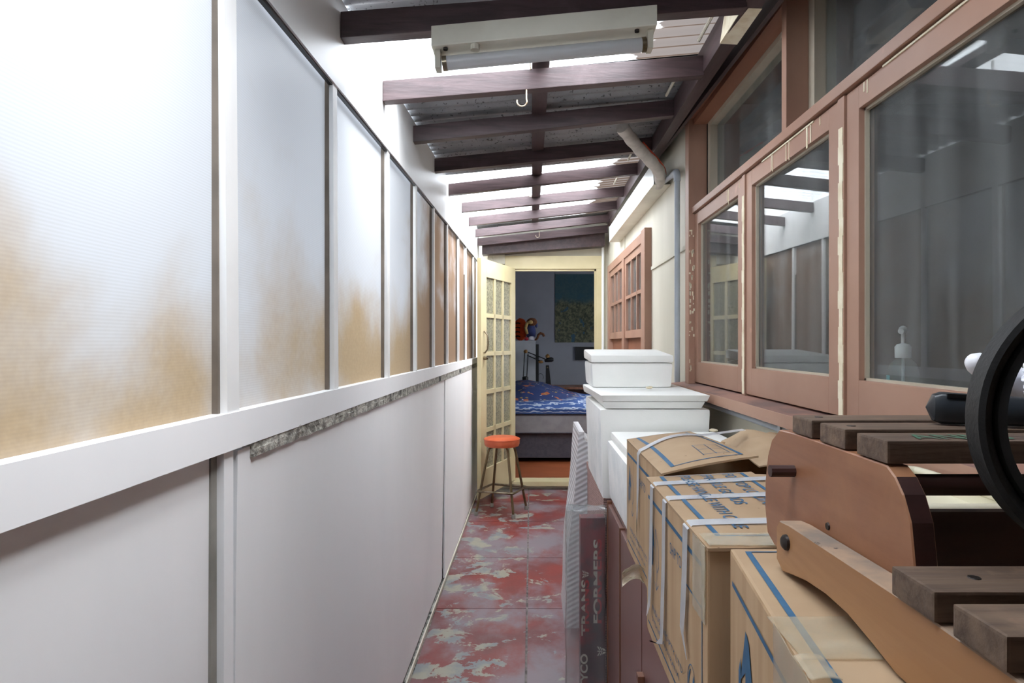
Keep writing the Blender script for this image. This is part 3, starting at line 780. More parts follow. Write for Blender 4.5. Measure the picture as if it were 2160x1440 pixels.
bed = thing('bed', 'bed with grey mattress and dark upholstered base behind the open door', 'bed', (.3, 7.5, .08))
b = B(); box(b, -.62, 1.0, 6.85, 8.14, .125, .405, bev=.015); obj('bed_base', b, 'bedbase', bed)
for xx, yy in ((-.55, 6.92), (.93, 6.92), (-.55, 8.05), (.93, 8.05)):
    b = B(); lathe(b, [(.02, 0), (.026, .046)], (xx, yy, .08), 12); obj('bed_leg', b, 'black', bed)
b = B(); box(b, -.64, 1.02, 6.80, 8.15, .407, .626, bev=.03)
mt = obj('mattress', b, 'mattress', bed, smooth=True)
for zz in (.412, .610):
    b = B(); tube(b, [(-.62, 6.800, zz), (1.0, 6.800, zz)], .006, 8); obj('piping', b, 'bedbase', mt, smooth=True)
def duv(u, v):
    x = -.66+u*1.72; y = 6.76+v*1.38
    hgt = .665+.22*math.sin(PI*min(1, v*1.5)*.5)*math.exp(-((x+.05)/.55)**2)+.03*v
    z = hgt+.018*noise.noise(Vector((x*7, y*5, 0)))
    if v < .001: z = .638+.006*noise.noise(Vector((x*14, 0, 0))); y = 6.775+.012*noise.noise(Vector((x*9, 0, 4)))
    elif v < .04: z = .68+.012*noise.noise(Vector((x*12, 0, 2))); y = 6.765+.02*noise.noise(Vector((x*9, 1, 4)))
    return Vector((x, y, z))
b = B(); grid(b, 60, 40, duv, (0, 0, -.012))
tag(obj('duvet', b, 'duvet', smooth=True), 'rumpled blue duvet with orange and white pattern spread on the bed', 'duvet')
b = B(); grid(b, 20, 1, lambda u, v: Vector((P(1171, 0, 8.78).x+u*.72, 8.79-.002*math.sin(u*12), H+(CY-722)*8.78/F+v*.975)), (0, .004, 0))
tag(obj('wall_poster', b, 'poster'), 'large dark green and blue glossy picture poster on the bedroom wall', 'poster')
b = B(); box(b, .63, 1.05, 8.77, 8.795, 1.16, 1.35); tag(obj('small_picture', b, 'black'), 'small dark picture low on the bedroom wall, right of the poster', 'picture')
wd = thing('tall_cabinet', 'pale grey cabinet standing behind the bed, soft toys on top', 'cabinet', (-.2, 8.55, .08))
zc = H+(CY-718)*8.35/F
bx('body', 'wardrobe', wd, -.75, .065, 8.37, 8.75, .08, zc, bev=.003)
bx('cabinet_door', 'wardrobe', wd, -.34, .06, 8.35, 8.368, .12, zc-.01, bev=.002)
bx('side_post', 'black', wd, .068, .105, 8.36, 8.42, .08, zc-.05)
# desk
dk = thing('desk', 'low dark desk against the bedroom wall beyond the bed', 'desk', (.7, 8.55, .08))
bx('desk_top', 'cabedge', dk, .13, 1.6, 8.33, 8.78, .78, .81); bx('leg', 'black', dk, .2, .24, 8.36, 8.40, .08, .78); bx('leg', 'black', dk, 1.5, 1.54, 8.36, 8.40, .08, .78)
# soft toys
ct = thing('plush_toy', 'orange plush toy with black stripes on the grey cabinet', 'soft toy', (-.12, 8.5, zc))
b = B(); blob(b, (-.145, 8.60, zc+.155), (.10, .06, .155), 3, .1); obj('body', b, 'plushorange', ct, smooth=True)
for k in range(4):
    b = B(); z = zc+.06+k*.06; tube(b, [(-.225+.005*k, 8.56, z), (-.18, 8.545, z+.004), (-.15, 8.54, z-.004)], .009, 8); obj('stripe', b, 'plushstripe', ct, smooth=True)
bear = thing('teddy_bear', 'slumped brown and tan teddy bear in blue on the grey cabinet', 'soft toy', (.0, 8.48, zc))
b = B(); blob(b, (.0, 8.48, zc+.125), (.07, .05, .11), 3, .08); obj('blue_jumper', b, 'plushblue', bear, smooth=True)
b = B(); blob(b, (.015, 8.47, zc+.255), (.075, .06, .055), 3, .1); obj('head', b, 'plushbrown', bear, smooth=True)
b = B(); blob(b, (-.005, 8.415, zc+.25), (.035, .025, .028), 2, .05); obj('muzzle', b, 'plushtan', bear, smooth=True)
b = B(); tube(b, [(-.05, 8.44, zc+.09), (-.075, 8.43, zc+.17), (-.055, 8.43, zc+.235), (-.02, 8.42, zc+.25)], [.018, .022, .022, .02], 10); obj('arm', b, 'plushtan', bear, smooth=True)
b = B(); blob(b, (.075, 8.48, zc+.215), (.02, .02, .04), 2, .05); obj('ear', b, 'plushblue', bear, smooth=True)
b = B(); blob(b, (.01, 8.395, zc+.03), (.05, .024, .03), 3, .15); tag(obj('toy_hat', b, 'bag', smooth=True), 'small white cloth toy lying in front of the teddy bear', 'soft toy')
b = B(); blob(b, (-.06, 8.395, zc+.022), (.03, .02, .024), 2, .15); tag(obj('red_cloth', b, 'plushred', smooth=True), 'red scrap of cloth at the foot of the teddy bear', 'cloth')
b = B(); tube(b, [(.06, 8.40, zc+.01), (.085, 8.37, zc+.03), (.10, 8.36, zc+.075), (.13, 8.36, zc+.10), (.165, 8.36, zc+.085), (.178, 8.36, zc+.055)], [.014, .016, .017, .017, .018, .016], 12)
tag(obj('toy_tail', b, 'plushbrown', smooth=True), 'rust coloured plush tail curling over the cabinet edge', 'soft toy')
# desk lamp
Yl = 8.27
dl = thing('spring_arm_lamp', 'black spring arm lamp rising behind the bed', 'lamp', (P(1107, 800, Yl).x, Yl, .08))
def rod(a, c, r=.007, nm='arm', m='black'):
    b = B(); tube(b, [a, c], r, 8); return obj(nm, b, m, dl, smooth=True)
rod(P(1104, 797, Yl), P(1107, 742, Yl)); rod(P(1111, 797, Yl), P(1114, 745, Yl))
rod(P(1112, 742, Yl), P(1150, 757, Yl)); rod(P(1112, 749, Yl), P(1146, 764, Yl))
b = B(); blob(b, P(1109, 741, Yl), (.03, .02, .025), 2, .2); obj('elbow_joint', b, 'brass', dl, smooth=True)
b = B(); blob(b, P(1141, 763, Yl), (.035, .02, .02), 2, .2); obj('head_joint', b, 'brass', dl, smooth=True)
c = P(1158, 759, Yl); b = B(); tube(b, [c+Vector((-.06, 0, -.012)), c+Vector((-.02, 0, 0)), c+Vector((.035, 0, .006)), c+Vector((.06, 0, .006))], [.018, .03, .034, .02], 16); obj('lamp_shade', b, 'black', dl, smooth=True)
b = B(); blob(b, P(1155, 751, Yl), (.03, .02, .03), 2, .4, 14); obj('clamp', b, 'brass', dl, smooth=True)
b = B(); lathe(b, [(.055, .08), (.055, .10), (.012, .11), (.012, .84), (.04, .86), (.04, .95), (.01, .96)], (P(1108, 0, Yl).x, Yl-.02, 0), 20); obj('base', b, 'black', dl, smooth=True)
sk = thing('tower_speaker', 'slim black tower standing on the desk beside the lamp', 'speaker', P(1158, 806, 8.4))
b = B(); q0 = P(1151, 803, 8.4); q1 = P(1158, 770, 8.4)
hexa(b, [(q0.x, 8.38, .81), (q0.x+.075, 8.38, .81), (q0.x+.075, 8.44, .81), (q0.x, 8.44, .81), (q0.x+.003, 8.38, q1.z), (q0.x+.045, 8.38, q1.z), (q0.x+.045, 8.44, q1.z), (q0.x+.003, 8.44, q1.z)], .004); obj('body', b, 'black', sk)
b = B(); lathe(b, [(.01, -.002), (.01, 0)], (q0.x+.025, 8.378, q1.z-.03), 12, 'y'); obj('badge', b, 'chrome', sk)
b = B(); cpt = P(1140, 800, 8.38); tube(b, [cpt+Vector((.04*math.cos(a)-.0, 0, .05*math.sin(a)+.03)) for a in [PI*k/10-.6 for k in range(11)]], .003, 6); tag(obj('lamp_cable', b, 'black', smooth=True), 'thin black cable looped between the lamp and the tower', 'cable')

# ------------------------------------------------------------ stool
A_ = [(-.141, 4.93), (-.040, 5.20), (-.335, 5.285), (-.447, 5.02)]
cx_, cy_ = -.240, 5.10
st = thing('bar_stool', 'stool with round orange vinyl seat and brassy metal legs by the open door', 'stool', (cx_, cy_, 0))
b = B(); lathe(b, [(.03, .552), (.138, .555), (.146, .572), (.148, .60), (.144, .617), (.125, .626), (.06, .630), (.005, .631)], (cx_, cy_, 0), 40)
seat = obj('seat', b, 'vinylorange', st, smooth=True)
b = B(); tube(b, [(cx_+.1475*math.cos(2*PI*k/40), cy_+.1475*math.sin(2*PI*k/40), .612) for k in range(40)], .0035, 6, closed=True); obj('seat_piping', b, 'vinylorange', seat, smooth=True)
for (x, y) in A_:
    dx, dy = x-cx_, y-cy_; tx, ty_ = cx_+dx*.50, cy_+dy*.50
    b = B(); tube(b, [(cx_+dx*.12, cy_+dy*.12, .548), (cx_+dx*.38, cy_+dy*.38, .548), (tx, ty_, .532), (cx_+dx*.56, cy_+dy*.56, .49), (x, y, .02)], .0105, 12)
    lg = obj('leg', b, 'bronze', st, smooth=True)
    b = B(); lathe(b, [(.015, 0), (.016, .02), (.0125, .032)], (x, y, 0), 14); obj('rubber_foot', b, 'rubber', lg, smooth=True)
b = B(); k = .98
ring = []
for i in range(4):
    p0 = Vector((cx_+(A_[i-1][0]-cx_)*k, cy_+(A_[i-1][1]-cy_)*k, .195)); p1 = Vector((cx_+(A_[i][0]-cx_)*k, cy_+(A_[i][1]-cy_)*k, .195)); p2 = Vector((cx_+(A_[(i+1) % 4][0]-cx_)*k, cy_+(A_[(i+1) % 4][1]-cy_)*k, .195))
    ring += [p1.lerp(p0, .1), p1.lerp(p0, .04).lerp(p1.lerp(p2, .04), .3), p1.lerp(p2, .04).lerp(p1.lerp(p0, .04), .3), p1.lerp(p2, .1)]
tube(b, ring, .0095, 12, closed=True); obj('footrest', b, 'chrome', st, smooth=True)

# ------------------------------------------------------------ cabinet and goods on the right
cb = thing('side_cabinet', 'low red brown lacquered cabinet under the cardboard boxes', 'cabinet', (.5, 1.2, 0))
bx('cabinet_body', 'cabinet', cb, .285, .735, -.30, 2.17, .03, .845)
bx('plinth', 'black', cb, .31, .73, -.28, 2.15, 0, .03)
for y0, y1 in ((1.875, 2.168), (1.515, 1.865), (1.05, 1.505), (.55, 1.04), (.02, .54)):
    dr = bx('cabinet_door', 'cabinet', cb, .271, .284, y0, y1, .05, .835, bev=.002)
    if y0 == 1.05: bx('knob', 'cabedge', dr, .255, .271, 1.468, 1.492, .590, .606, bev=.002)
bx('edge_strip', 'cabedge', cb, .268, .286, 1.865, 1.874, .03, .84)
bx('edge_strip', 'cabedge', cb, .268, .286, 2.165, 2.178, .03, .845)

hp = thing('wicker_hamper', 'pinkish woven wicker hamper behind the cabinet, under the foam boxes', 'hamper', (.45, 2.6, 0))
bx('basket', 'wicker', hp, .274, .66, 2.30, 3.0, 0, .79, bev=.006); bx('lid', 'wicker', hp, .270, .665, 2.295, 3.005, .792, .826, bev=.006)
b = B()
grid(b, 10, 24, lambda u, v: Vector((.158+.078*v+.010*math.sin(v*9+1)*(1-v), 3.03+u*.40, .0+v*.965)), (.105, 0, 0))
for vv in b.verts:
    if vv.co.z > .9: vv.co.x = min(vv.co.x, .262)
tag(obj('padding_sheet', b, 'padding', smooth=True), 'tall white ribbed padding sheet leaning beside the wicker hamper', 'sheet')

# toy carton in plastic wrap
tc = thing('toy_carton', 'tall dark maroon toy carton wrapped in cloudy clear plastic', 'box', (.22, 2.23, 0))
bx('carton', 'toybox', tc, .177, .266, 2.205, 2.262, .015, .775, bev=.002)
fy = 2.204
fn_ = Vector((0, -1, 0))
text('brand_lettering', 'TRANS', ['toywhite', 'toyred'], tc, (.208, fy, .355), (0, 0, 1), (-1, 0, 0), width=.20, height=.028, split=.52, bold=.03)
text('brand_lettering', 'FORMERS', ['toywhite', 'toyred'], tc, (.253, fy, .400), (0, 0, 1), (-1, 0, 0), width=.30, height=.030, split=.52, bold=.03)
text('maker_lettering', 'TYCO', 'toywhite', tc, (.203, fy, .165), (0, 0, 1), (-1, 0, 0), width=.125, height=.026, bold=.03)
def emblem(cx, cz, s, m):
    b = B()
    for pts in ([(-1, 1), (-.25, .55), (-.25, .3), (-1, .7)], [(1, 1), (.25, .55), (.25, .3), (1, .7)], [(-.95, .45), (-.2, .1), (-.2, -.12), (-.8, .15)], [(.95, .45), (.2, .1), (.2, -.12), (.8, .15)],
                [(-.7, 0), (-.12, -.3), (-.12, -.9), (-.5, -.6)], [(.7, 0), (.12, -.3), (.12, -.9), (.5, -.6)], [(-.12, .9), (.12, .9), (.08, -.15), (-.08, -.15)]):
        b.faces.new([b.verts.new((cx-v*s, fy-.0006, cz+u*s)) for u, v in pts])
    obj('printed_emblem', b, m, tc, keep=True)
emblem(.196, .575, .013, 'toywhite'); emblem(.253, .30, .017, 'toywhite')
b = B()
def wr_(u, v):
    a = u*2*PI; cxw, cyw = .203, 2.235
    rx, ry = .070, .043
    ca, sa = math.cos(a), math.sin(a)
    k = (abs(ca)**5+abs(sa)**5)**(-1/5)
    z = .004+v*.80
    n_ = .007*noise.noise(Vector((ca*3, sa*3, z*7)))+.003*noise.noise(Vector((ca*9, sa*9, z*30)))
    if v > .97: rx *= .96; ry *= .96
    return Vector((cxw+ca*k*(rx+n_)+(-.006 if ca < 0 else 0), cyw+sa*k*(ry+n_*.7), z+.012*noise.noise(Vector((ca*4, sa*4, 7)))*(v > .9)))
V = [[b.verts.new(wr_(i/48, j/60)) for j in range(61)] for i in range(48)]
for i in range(48):
    for j in range(60): b.faces.new((V[i][j], V[(i+1) % 48][j], V[(i+1) % 48][j+1], V[i][j+1]))
b.faces.new([V[i][60] for i in range(48)])
obj('plastic_wrap', b, 'wrap', tc, smooth=True)

# foam boxes
def foam(name, lb, x0, x1, y0, y1, z0, z1, lid, taper=.012, grp='white foam boxes'):
    t_ = thing(name, lb, 'foam box', ((x0+x1)/2, (y0+y1)/2, z0), grp)
    b = B(); hexa(b, [(x0+taper, y0+taper, z0), (x1-taper, y0+taper, z0), (x1-taper, y1-taper, z0), (x0+taper, y1-taper, z0), (x0, y0, z1), (x1, y0, z1), (x1, y1, z1), (x0, y1, z1)], .014)
    bmesh.ops.recalc_face_normals(b, faces=b.faces[:])
    for f in b.faces: f.material_index = 1 if f.normal.x < -.5 else 0
    obj('box_body', b, ['foam', 'foamside'], t_, smooth=True)
    b = B(); hexa(b, lid, .009); obj('lid', b, 'foam', t_, smooth=True)
    return t_
zb_ = .83
fb = foam('foam_box', 'largest white foam box, its lid slid askew, on the wicker hamper', .250, .655, 2.245, 2.83, zb_, 1.160,
     [(.262, 2.24, 1.188), (.642, 2.24, 1.188), (.648, 2.82, 1.188), (.240, 2.80, 1.180), (.252, 2.225, 1.213), (.650, 2.225, 1.213), (.655, 2.83, 1.213), (.236, 2.83, 1.213)])
b = B(); hexa(b, [(.272, 2.25, 1.162), (.622, 2.25, 1.162), (.63, 2.79, 1.162), (.275, 2.79, 1.162), (.262, 2.24, 1.188), (.635, 2.24, 1.188), (.64, 2.80, 1.188), (.262, 2.80, 1.188)], .005); obj('lid_plug', b, 'foam', fb, smooth=True)
foam('foam_box', 'small shallow white foam box with lid, topmost of the stack', .255, .600, 2.60, 2.94, 1.2135, 1.318,
     [(.253, 2.595, 1.319), (.602, 2.595, 1.319), (.602, 2.945, 1.330), (.253, 2.945, 1.330), (.252, 2.592, 1.350), (.600, 2.592, 1.350), (.600, 2.945, 1.372), (.252, 2.945, 1.372)], .006)
foam('foam_box', 'white foam box directly behind the open cardboard box', .274, .668, 1.70, 2.225, .848, 1.052,
     [(.288, 1.71, 1.053), (.665, 1.71, 1.053), (.665, 2.22, 1.053), (.288, 2.22, 1.053), (.288, 1.70, 1.082), (.665, 1.70, 1.082), (.665, 2.225, 1.082), (.288, 2.225, 1.082)], .008)
for k, (px, py, Y, s, lb) in enumerate(((1370, 817, 2.42, .009, 'crumb of pale foam on the lid of the largest foam box'), (1505, 907, 2.16, .010, 'chip of old foam lying behind the foam box beside the wall'))):
    c = P(px, py, Y); b = B(); blob(b, c, (s*1.6, s, s*.6), 2, .3, 12, k); tag(obj('foam_chip', b, 'putty'), lb, 'foam chip', 'foam chips')

# cardboard boxes ------------------------------------------------
def quad(bm, fr, u0, v0, u1, v1):
    bm.faces.new([bm.verts.new(fr(u, v)) for u, v in ((u0, v0), (u1, v0), (u1, v1), (u0, v1))])
def poly(bm, fr, pts): bm.faces.new([bm.verts.new(fr(u, v)) for u, v in pts])
def rect(bm, fr, u0, v0, u1, v1, w, w2=None):
    w2 = w2 or w
    quad(bm, fr, u0, v0, u1, v0+w2); quad(bm, fr, u0, v1-w2, u1, v1); quad(bm, fr, u0, v0+w2, u0+w, v1-w2); quad(bm, fr, u1-w, v0+w2, u1, v1-w2)
def stroke(bm, fr, pts, w):
    for (a, c) in zip(pts, pts[1:]):
        dx, dy = c[0]-a[0], c[1]-a[1]; l = math.hypot(dx, dy) or 1; nx, ny = -dy/l*w/2, dx/l*w/2
        poly(bm, fr, [(a[0]+nx, a[1]+ny), (a[0]-nx, a[1]-ny), (c[0]-nx, c[1]-ny), (c[0]+nx, c[1]+ny)])
def sideprint(root, fr, frd, Lh, zt, ship=True, seal=True):
    """print on a side face: u = distance from the far edge towards the camera, v = height"""
    b = B()
    quad(b, fr, .018, zt-.036, Lh-.022, zt-.029)                  # upper line
    quad(b, fr, .018, .022, Lh-.022, .0255)                      # lower line
    quad(b, fr, .018, .022, .0195, zt-.029); quad(b, fr, Lh-.024, .022, Lh-.021, zt-.029)
    uA = .055
    # upward arrow with a swept tail
    poly(b, fr, [(uA-.018, zt-.115), (uA, zt-.055), (uA+.022, zt-.115), (uA+.010, zt-.110), (uA+.007, zt-.15), (uA-.004, zt-.15), (uA-.007, zt-.110)])
    poly(b, fr, [(uA-.022, zt-.120), (uA-.014, zt-.112), (uA-.012, zt-.165), (uA-.020, zt-.150)])
    # goblet sign
    g = .090
    stroke(b, fr, [(g-.004, zt-.075), (g+.022, zt-.100), (g+.024, zt-.135), (g+.010, zt-.150), (g, zt-.135), (g-.004, zt-.075)], .0022)
    stroke(b, fr, [(g+.010, zt-.150), (g+.006, zt-.180)], .0022); stroke(b, fr, [(g-.010, zt-.172), (g+.006, zt-.182), (g+.022, zt-.168)], .0022)
    if seal:
        quad(b, fr, Lh-.105, zt-.090, Lh-.022, zt-.087)
        c = (Lh-.075, .062); N = 28
        ring = [(c[0]+.024*math.cos(2*PI*k/N), c[1]+.040*math.sin(2*PI*k/N)) for k in range(N+1)]
        stroke(b, fr, ring, .0016)
        poly(b, fr, [(c[0]+.020*math.cos(2*PI*k/N), c[1]+.034*math.sin(2*PI*k/N)) for k in range(-9, 6)])
        poly(b, fr, [(c[0]+.020*math.cos(2*PI*k/N), c[1]+.034*math.sin(2*PI*k/N)) for k in range(8, 15)])
    obj('printed_marks', b, 'ink', root, keep=True)
    Ud = frd[0]; Vd = frd[1]
    if ship: text('printed_text', 'SHIP TO', 'ink', root, fr(.205, zt-.078), Ud, Vd, width=.075, height=.018)
    text('printed_text', 'INDUSTRIES PTY LTD', 'ink', root, fr(.06, .062), Ud, Vd, width=Lh*.55, height=.010)
    text('printed_text', 'SYDNEY AUSTRALIA', 'ink', root, fr(.06, .042), Ud, Vd, width=Lh*.50, height=.008)

# middle box (closed, strapped)
b2 = thing('cardboard_box', 'closed strapped cardboard box printed with blue handling words on top', 'cardboard box', (.45, 1.0, .847), 'blue printed cardboard boxes')
X2, YN, YF, Z0, Z2 = .2255, .788, 1.200, .847, 1.140
b = B(); box(b, X2, .66, YN, YF, Z0, Z2-.004, bev=.003); obj('box_body', b, 'card', b2)
b = B(); hexa(b, [(X2-.001, YN-.006, Z2-.004), (.43, YN-.002, Z2-.004), (.43, YF, Z2+.004), (X2-.001, YF, Z2-.004), (X2-.001, YN-.006, Z2), (.43, YN-.002, Z2+.002), (.43, YF+.002, Z2+.010), (X2-.001, YF, Z2)]); obj('top_flap', b, 'cardtop', b2)
b = B(); hexa(b, [(.434, YN, Z2-.004), (.66, YN, Z2-.004), (.66, YF, Z2-.004), (.434, YF, Z2+.002), (.434, YN, Z2), (.66, YN, Z2), (.66, YF, Z2), (.434, YF, Z2+.006)]); obj('top_flap', b, 'cardtop', b2)
def topz(x, y): return Z2+(.002+.008*(y-YN)/(YF-YN))*max(0, (x-X2)/(.43-X2))+.0019
frs = lambda u, v: Vector((X2-.0007, YF-u, Z0+v))
sideprint(b2, frs, ((0, -1, 0), (0, 0, 1)), YF-YN, Z2-Z0)
frt = lambda u, v: Vector((u, v, topz(u, v)))
b = B(); quad(b, frt, .2475, .825, .255, 1.190); quad(b, frt, .402, .825, .409, 1.190); quad(b, frt, .255, 1.187, .402, 1.190); quad(b, frt, .255, .825, .402, .829)
poly(b, frt, [(.352, .870), (.362, .866), (.385, .848), (.362, .836), (.350, .840), (.345, .860)]); poly(b, frt, [(.385, .853), (.402, .858), (.402, .842), (.385, .846)])
obj('printed_marks', b, 'ink', b2, keep=True)
for s_, x_, ln in (('PLEASE HANDLE WITH CARE', .283, .325), ('FRAGILE GOODS', .324, .205), ('FOR TOP LOADING', .366, .225)):
    b0 = text('printed_text', s_, 'ink', b2, (x_, 1.182, topz(x_, 1.0)+.002), (0, -1, 0), (1, 0, 0), width=ln, height=.021, bold=.012)
    for v_ in b0.data.vertices: v_.co.z = topz(v_.co.x+b2.location.x, v_.co.y+b2.location.y)-b2.location.z+.0008
bx('end_stripe', 'ink', b2, .272, .282, YN-.0012, YN-.0002, Z0+.01, Z2-.05)
# crinkled clear tape over the near corner
b = B(); grid(b, 10, 8, lambda u, v: Vector((X2-.003+.0012*noise.noise(Vector((u*7, v*7, 0))), .79+u*.06, Z2-.001-v*.10)), (.0012, 0, 0)); 
grid(b, 8, 10, lambda u, v: Vector((X2+.002+v*.10, .785+u*.05, Z2+.0035+.0012*noise.noise(Vector((u*7, v*7, 3))))), (0, 0, -.0012)); obj('clear_tape', b, 'tape', b2, smooth=True)

def strap(root, lb, X, y0, y1, ztop, xend, yend, zend, drop, tail=0, pts=None):
    w = y1-y0; yc = (y0+y1)/2; t_ = .0022
    path = [(xend, yend, zend), (X+.02, yc, ztop+.003), (X+.004, yc, ztop+.0022), (X-.0035, yc, ztop-.004), (X-.004, yc-.0, ztop-.03), (X-.0045, yc+.002, ztop-drop*.5), (X-.006, yc+.004, ztop-drop*.8), (X-.007, yc+.006, ztop-drop)]
    if pts: path += pts
    path = [Vector(p) for p in path]
    b = B(); V = []
    for i, p in enumerate(path):
        ww = w/2
        if i == 7: ww *= .8
        if i > 7: ww *= .18
        o_ = Vector((0, ww, 0)); V.append((b.verts.new(p-o_), b.verts.new(p+o_)))
    for a, c in zip(V, V[1:]): b.faces.new((a[0], a[1], c[1], c[0]))
    bmesh.ops.solidify(b, geom=b.faces[:], thickness=.0008)
    obj('packing_strap', b, 'strap', root, smooth=True)
strap(b2, 'white strap crossing the middle cardboard box nearest its far edge', X2, 1.121, 1.149, Z2, .62, 1.135, topz(.62, 1.13)+.003, .22, pts=[(X2-.009, 1.155, Z2-.25)])
strap(b2, 'white strap across the middle of the printed cardboard box', X2, 1.016, 1.042, Z2, .62, 1.03, topz(.62, 1.03)+.003, .24, pts=[(X2-.008, 1.07, Z2-.26), (X2-.008, 1.13, Z2-.285)])
strap(b2, 'white strap at the near edge of the printed cardboard box', X2, .874, .902, Z2, .60, .885, topz(.60, .88)+.003, .155, pts=[(X2-.004, .878, Z2-.19)])

# back box (open, one flap lifted)
b1 = thing('cardboard_box', 'open cardboard box with a lifted flap, between foam box and printed box', 'cardboard box', (.48, 1.45, .847), 'blue printed cardboard boxes')
X1, Y1N, Y1F, Z1 = .262, 1.240, 1.685, 1.136
b = B()
box(b, X1, X1+.006, Y1N, Y1F, Z0, Z1, bev=.001); box(b, .694, .70, Y1N, Y1F, Z0, Z1-.02, bev=.001); box(b, X1+.006, .694, Y1N, Y1N+.006, Z0, Z1-.01, bev=.001); box(b, X1+.006, .694, Y1F-.006, Y1F, Z0, Z1-.005, bev=.001); box(b, X1+.006, .694, Y1N+.006, Y1F-.006, Z0, Z0+.006)
obj('box_body', b, 'card', b1)
def flap(u, v):     # u across to the right, v from near to far
    y = Y1N+v*(Y1F-Y1N)
    w = .196+(.172-.196)*v
    z = Z1+.002+u*(.036*(1-v)+.022*v)+.030*math.sin(PI*u)*math.sin(PI*v*.9+.2)*.6
    return Vector((X1+u*w, y, z))
b = B(); grid(b, 16, 16, flap, (0, 0, -.004)); obj('lifted_flap', b, 'cardtop', b1, smooth=True)
def onflap(u, v): p = flap(u, v); return p+Vector((0, 0, .0009))
def fstrip(bm, a, c, w, nseg=14):
    d = Vector((c[0]-a[0], c[1]-a[1])); n_ = Vector((-d.y*.44, d.x*.2)).normalized() if False else None
    for i in range(nseg):
        s0, s1 = i/nseg, (i+1)/nseg
        p0 = (a[0]+d.x*s0, a[1]+d.y*s0); p1 = (a[0]+d.x*s1, a[1]+d.y*s1)
        if abs(d.y) > abs(d.x): q = (w/.19, 0)
        else: q = (0, w/.445)
        bm.faces.new([bm.verts.new(onflap(*p)) for p in (p0, p1, (p1[0]+q[0], p1[1]+q[1]), (p0[0]+q[0], p0[1]+q[1]))])
b = B()
fstrip(b, (.13, .06), (.13, .96), .008); fstrip(b, (.86, .06), (.86, .93), .007); fstrip(b, (.13, .06), (.88, .06), .003); fstrip(b, (.13, .96), (.88, .96), .003)
for vv in (.13, .22, .31): fstrip(b, (.52, vv), (.80, vv), .0015)
for uu in (.52, .66, .80): fstrip(b, (uu, .12), (uu, .32), .0015)
obj('printed_marks', b, 'ink', b1, keep=True)
sideprint(b1, lambda u, v: Vector((X1-.0007, Y1F-u, Z0+v)), ((0, -1, 0), (0, 0, 1)), Y1F-Y1N, Z1-Z0, seal=False)
b = B(); grid(b, 14, 10, lambda u, v: Vector((.70-.19*v-.0, 1.245+u*.46, 1.118+.055*math.sin(PI*(v*.75+.1))+.02*noise.noise(Vector((u*5, v*4, 0)))-.03*v*u)), (0, 0, -.003))
obj('torn_flap', b, 'cardtop', b1, smooth=True)
b = B(); grid(b, 8, 8, lambda u, v: Vector((.46+.21*u, 1.25+v*.14, 1.098+.02*u-.03*v+.012*noise.noise(Vector((u*5, v*4, 4))))), (0, 0, -.003)); obj('inner_flap', b, 'cardin', b1, smooth=True)
bx('packed_card', 'cardin', b1, .30, .68, 1.28, 1.66, Z0+.007, Z0+.12)
strap_pts = []
b = B(); V = []
pth0 = [P(1560, 904, 1.62), P(1480, 925, 1.55), P(1400, 945, 1.50), (X1+.012, 1.49, Z1+.010), (X1+.002, 1.49, Z1+.006), (X1-.0035, 1.49, Z1-.004), (X1-.004, 1.49, Z1-.08), (X1-.006, 1.49, Z1-.16), (X1-.006, 1.492, Z1-.20), (X1-.004, 1.50, Z1-.235)]
pth = []
for k in range(24):
    p = Vector((X1+.014, 1.49, 0)).lerp(Vector((.560, 1.62, 0)), 1-k/23.0)
    vv = (p.y-Y1N)/.445; w_ = .196+(.172-.196)*vv; u_ = (p.x-X1)/w_
    p.z = flap(min(u_, 1.0), vv).z+.0035+max(0, u_-1)*.012
    pth.append(p)
pth += pth0[4:]
for i, p in enumerate(pth):
    p = Vector(p); ww = .030 if i < len(pth)-3 else (.012 if i == len(pth)-3 else .003)
    V.append((b.verts.new(p-Vector((0, ww/2, 0))), b.verts.new(p+Vector((0, ww/2, 0)))))
for a, c in zip(V, V[1:]): b.faces.new((a[0], a[1], c[1], c[0]))
bmesh.ops.solidify(b, geom=b.faces[:], thickness=.0008)
obj('packing_strap', b, 'strap', b1, smooth=True)
b = B(); grid(b, 8, 8, lambda u, v: P(1312+58*u, 1208+22*math.sin(u*2.6)*-1+30*v+14*u*u, 1.42+.05*math.sin(v*3))+Vector((0, 0, .004*noise.noise(Vector((u*6, v*6, 0))))), (0, .001, 0))
obj('loose_tape', b, 'tape', b1, smooth=True)

# near box
b3 = thing('cardboard_box', 'nearest taped cardboard box, under the folded slatted chair', 'cardboard box', (.42, .52, .847), 'blue printed cardboard boxes')
Z3 = 1.149
def x3(y): return .243+(y-.75)*.12
b = B(); hexa(b, [(x3(.28)-.006, .28, Z0), (.64, .26, Z0), (.67, .75, Z0), (x3(.755), .755, Z0), (x3(.28), .28, Z3), (.64, .26, Z3), (.67, .75, Z3), (x3(.755), .755, Z3)], .004)
bmesh.ops.recalc_face_normals(b, faces=b.faces[:])
for f in b.faces: f.material_index = 1 if f.normal.z > .5 else 0
obj('box_body', b, ['card', 'cardtop'], b3)
fr3 = lambda u, v: Vector((x3(.755-u)-.0012, .755-u, Z0+v))
b = B(); quad(b, fr3, .02, Z3-Z0-.038, .44, Z3-Z0-.032); quad(b, fr3, .02, .02, .44, .024)
uA = .095; zt = Z3-Z0
poly(b, fr3, [(uA-.030, zt-.125), (uA-.006, zt-.060), (uA+.008, zt-.066), (uA+.036, zt-.135), (uA+.012, zt-.118), (uA+.012, zt-.21), (uA-.006, zt-.21), (uA-.006, zt-.105)])
poly(b, fr3, [(uA-.040, zt-.12), (uA-.030, zt-.10), (uA-.024, zt-.20), (uA-.040, zt-.19)])
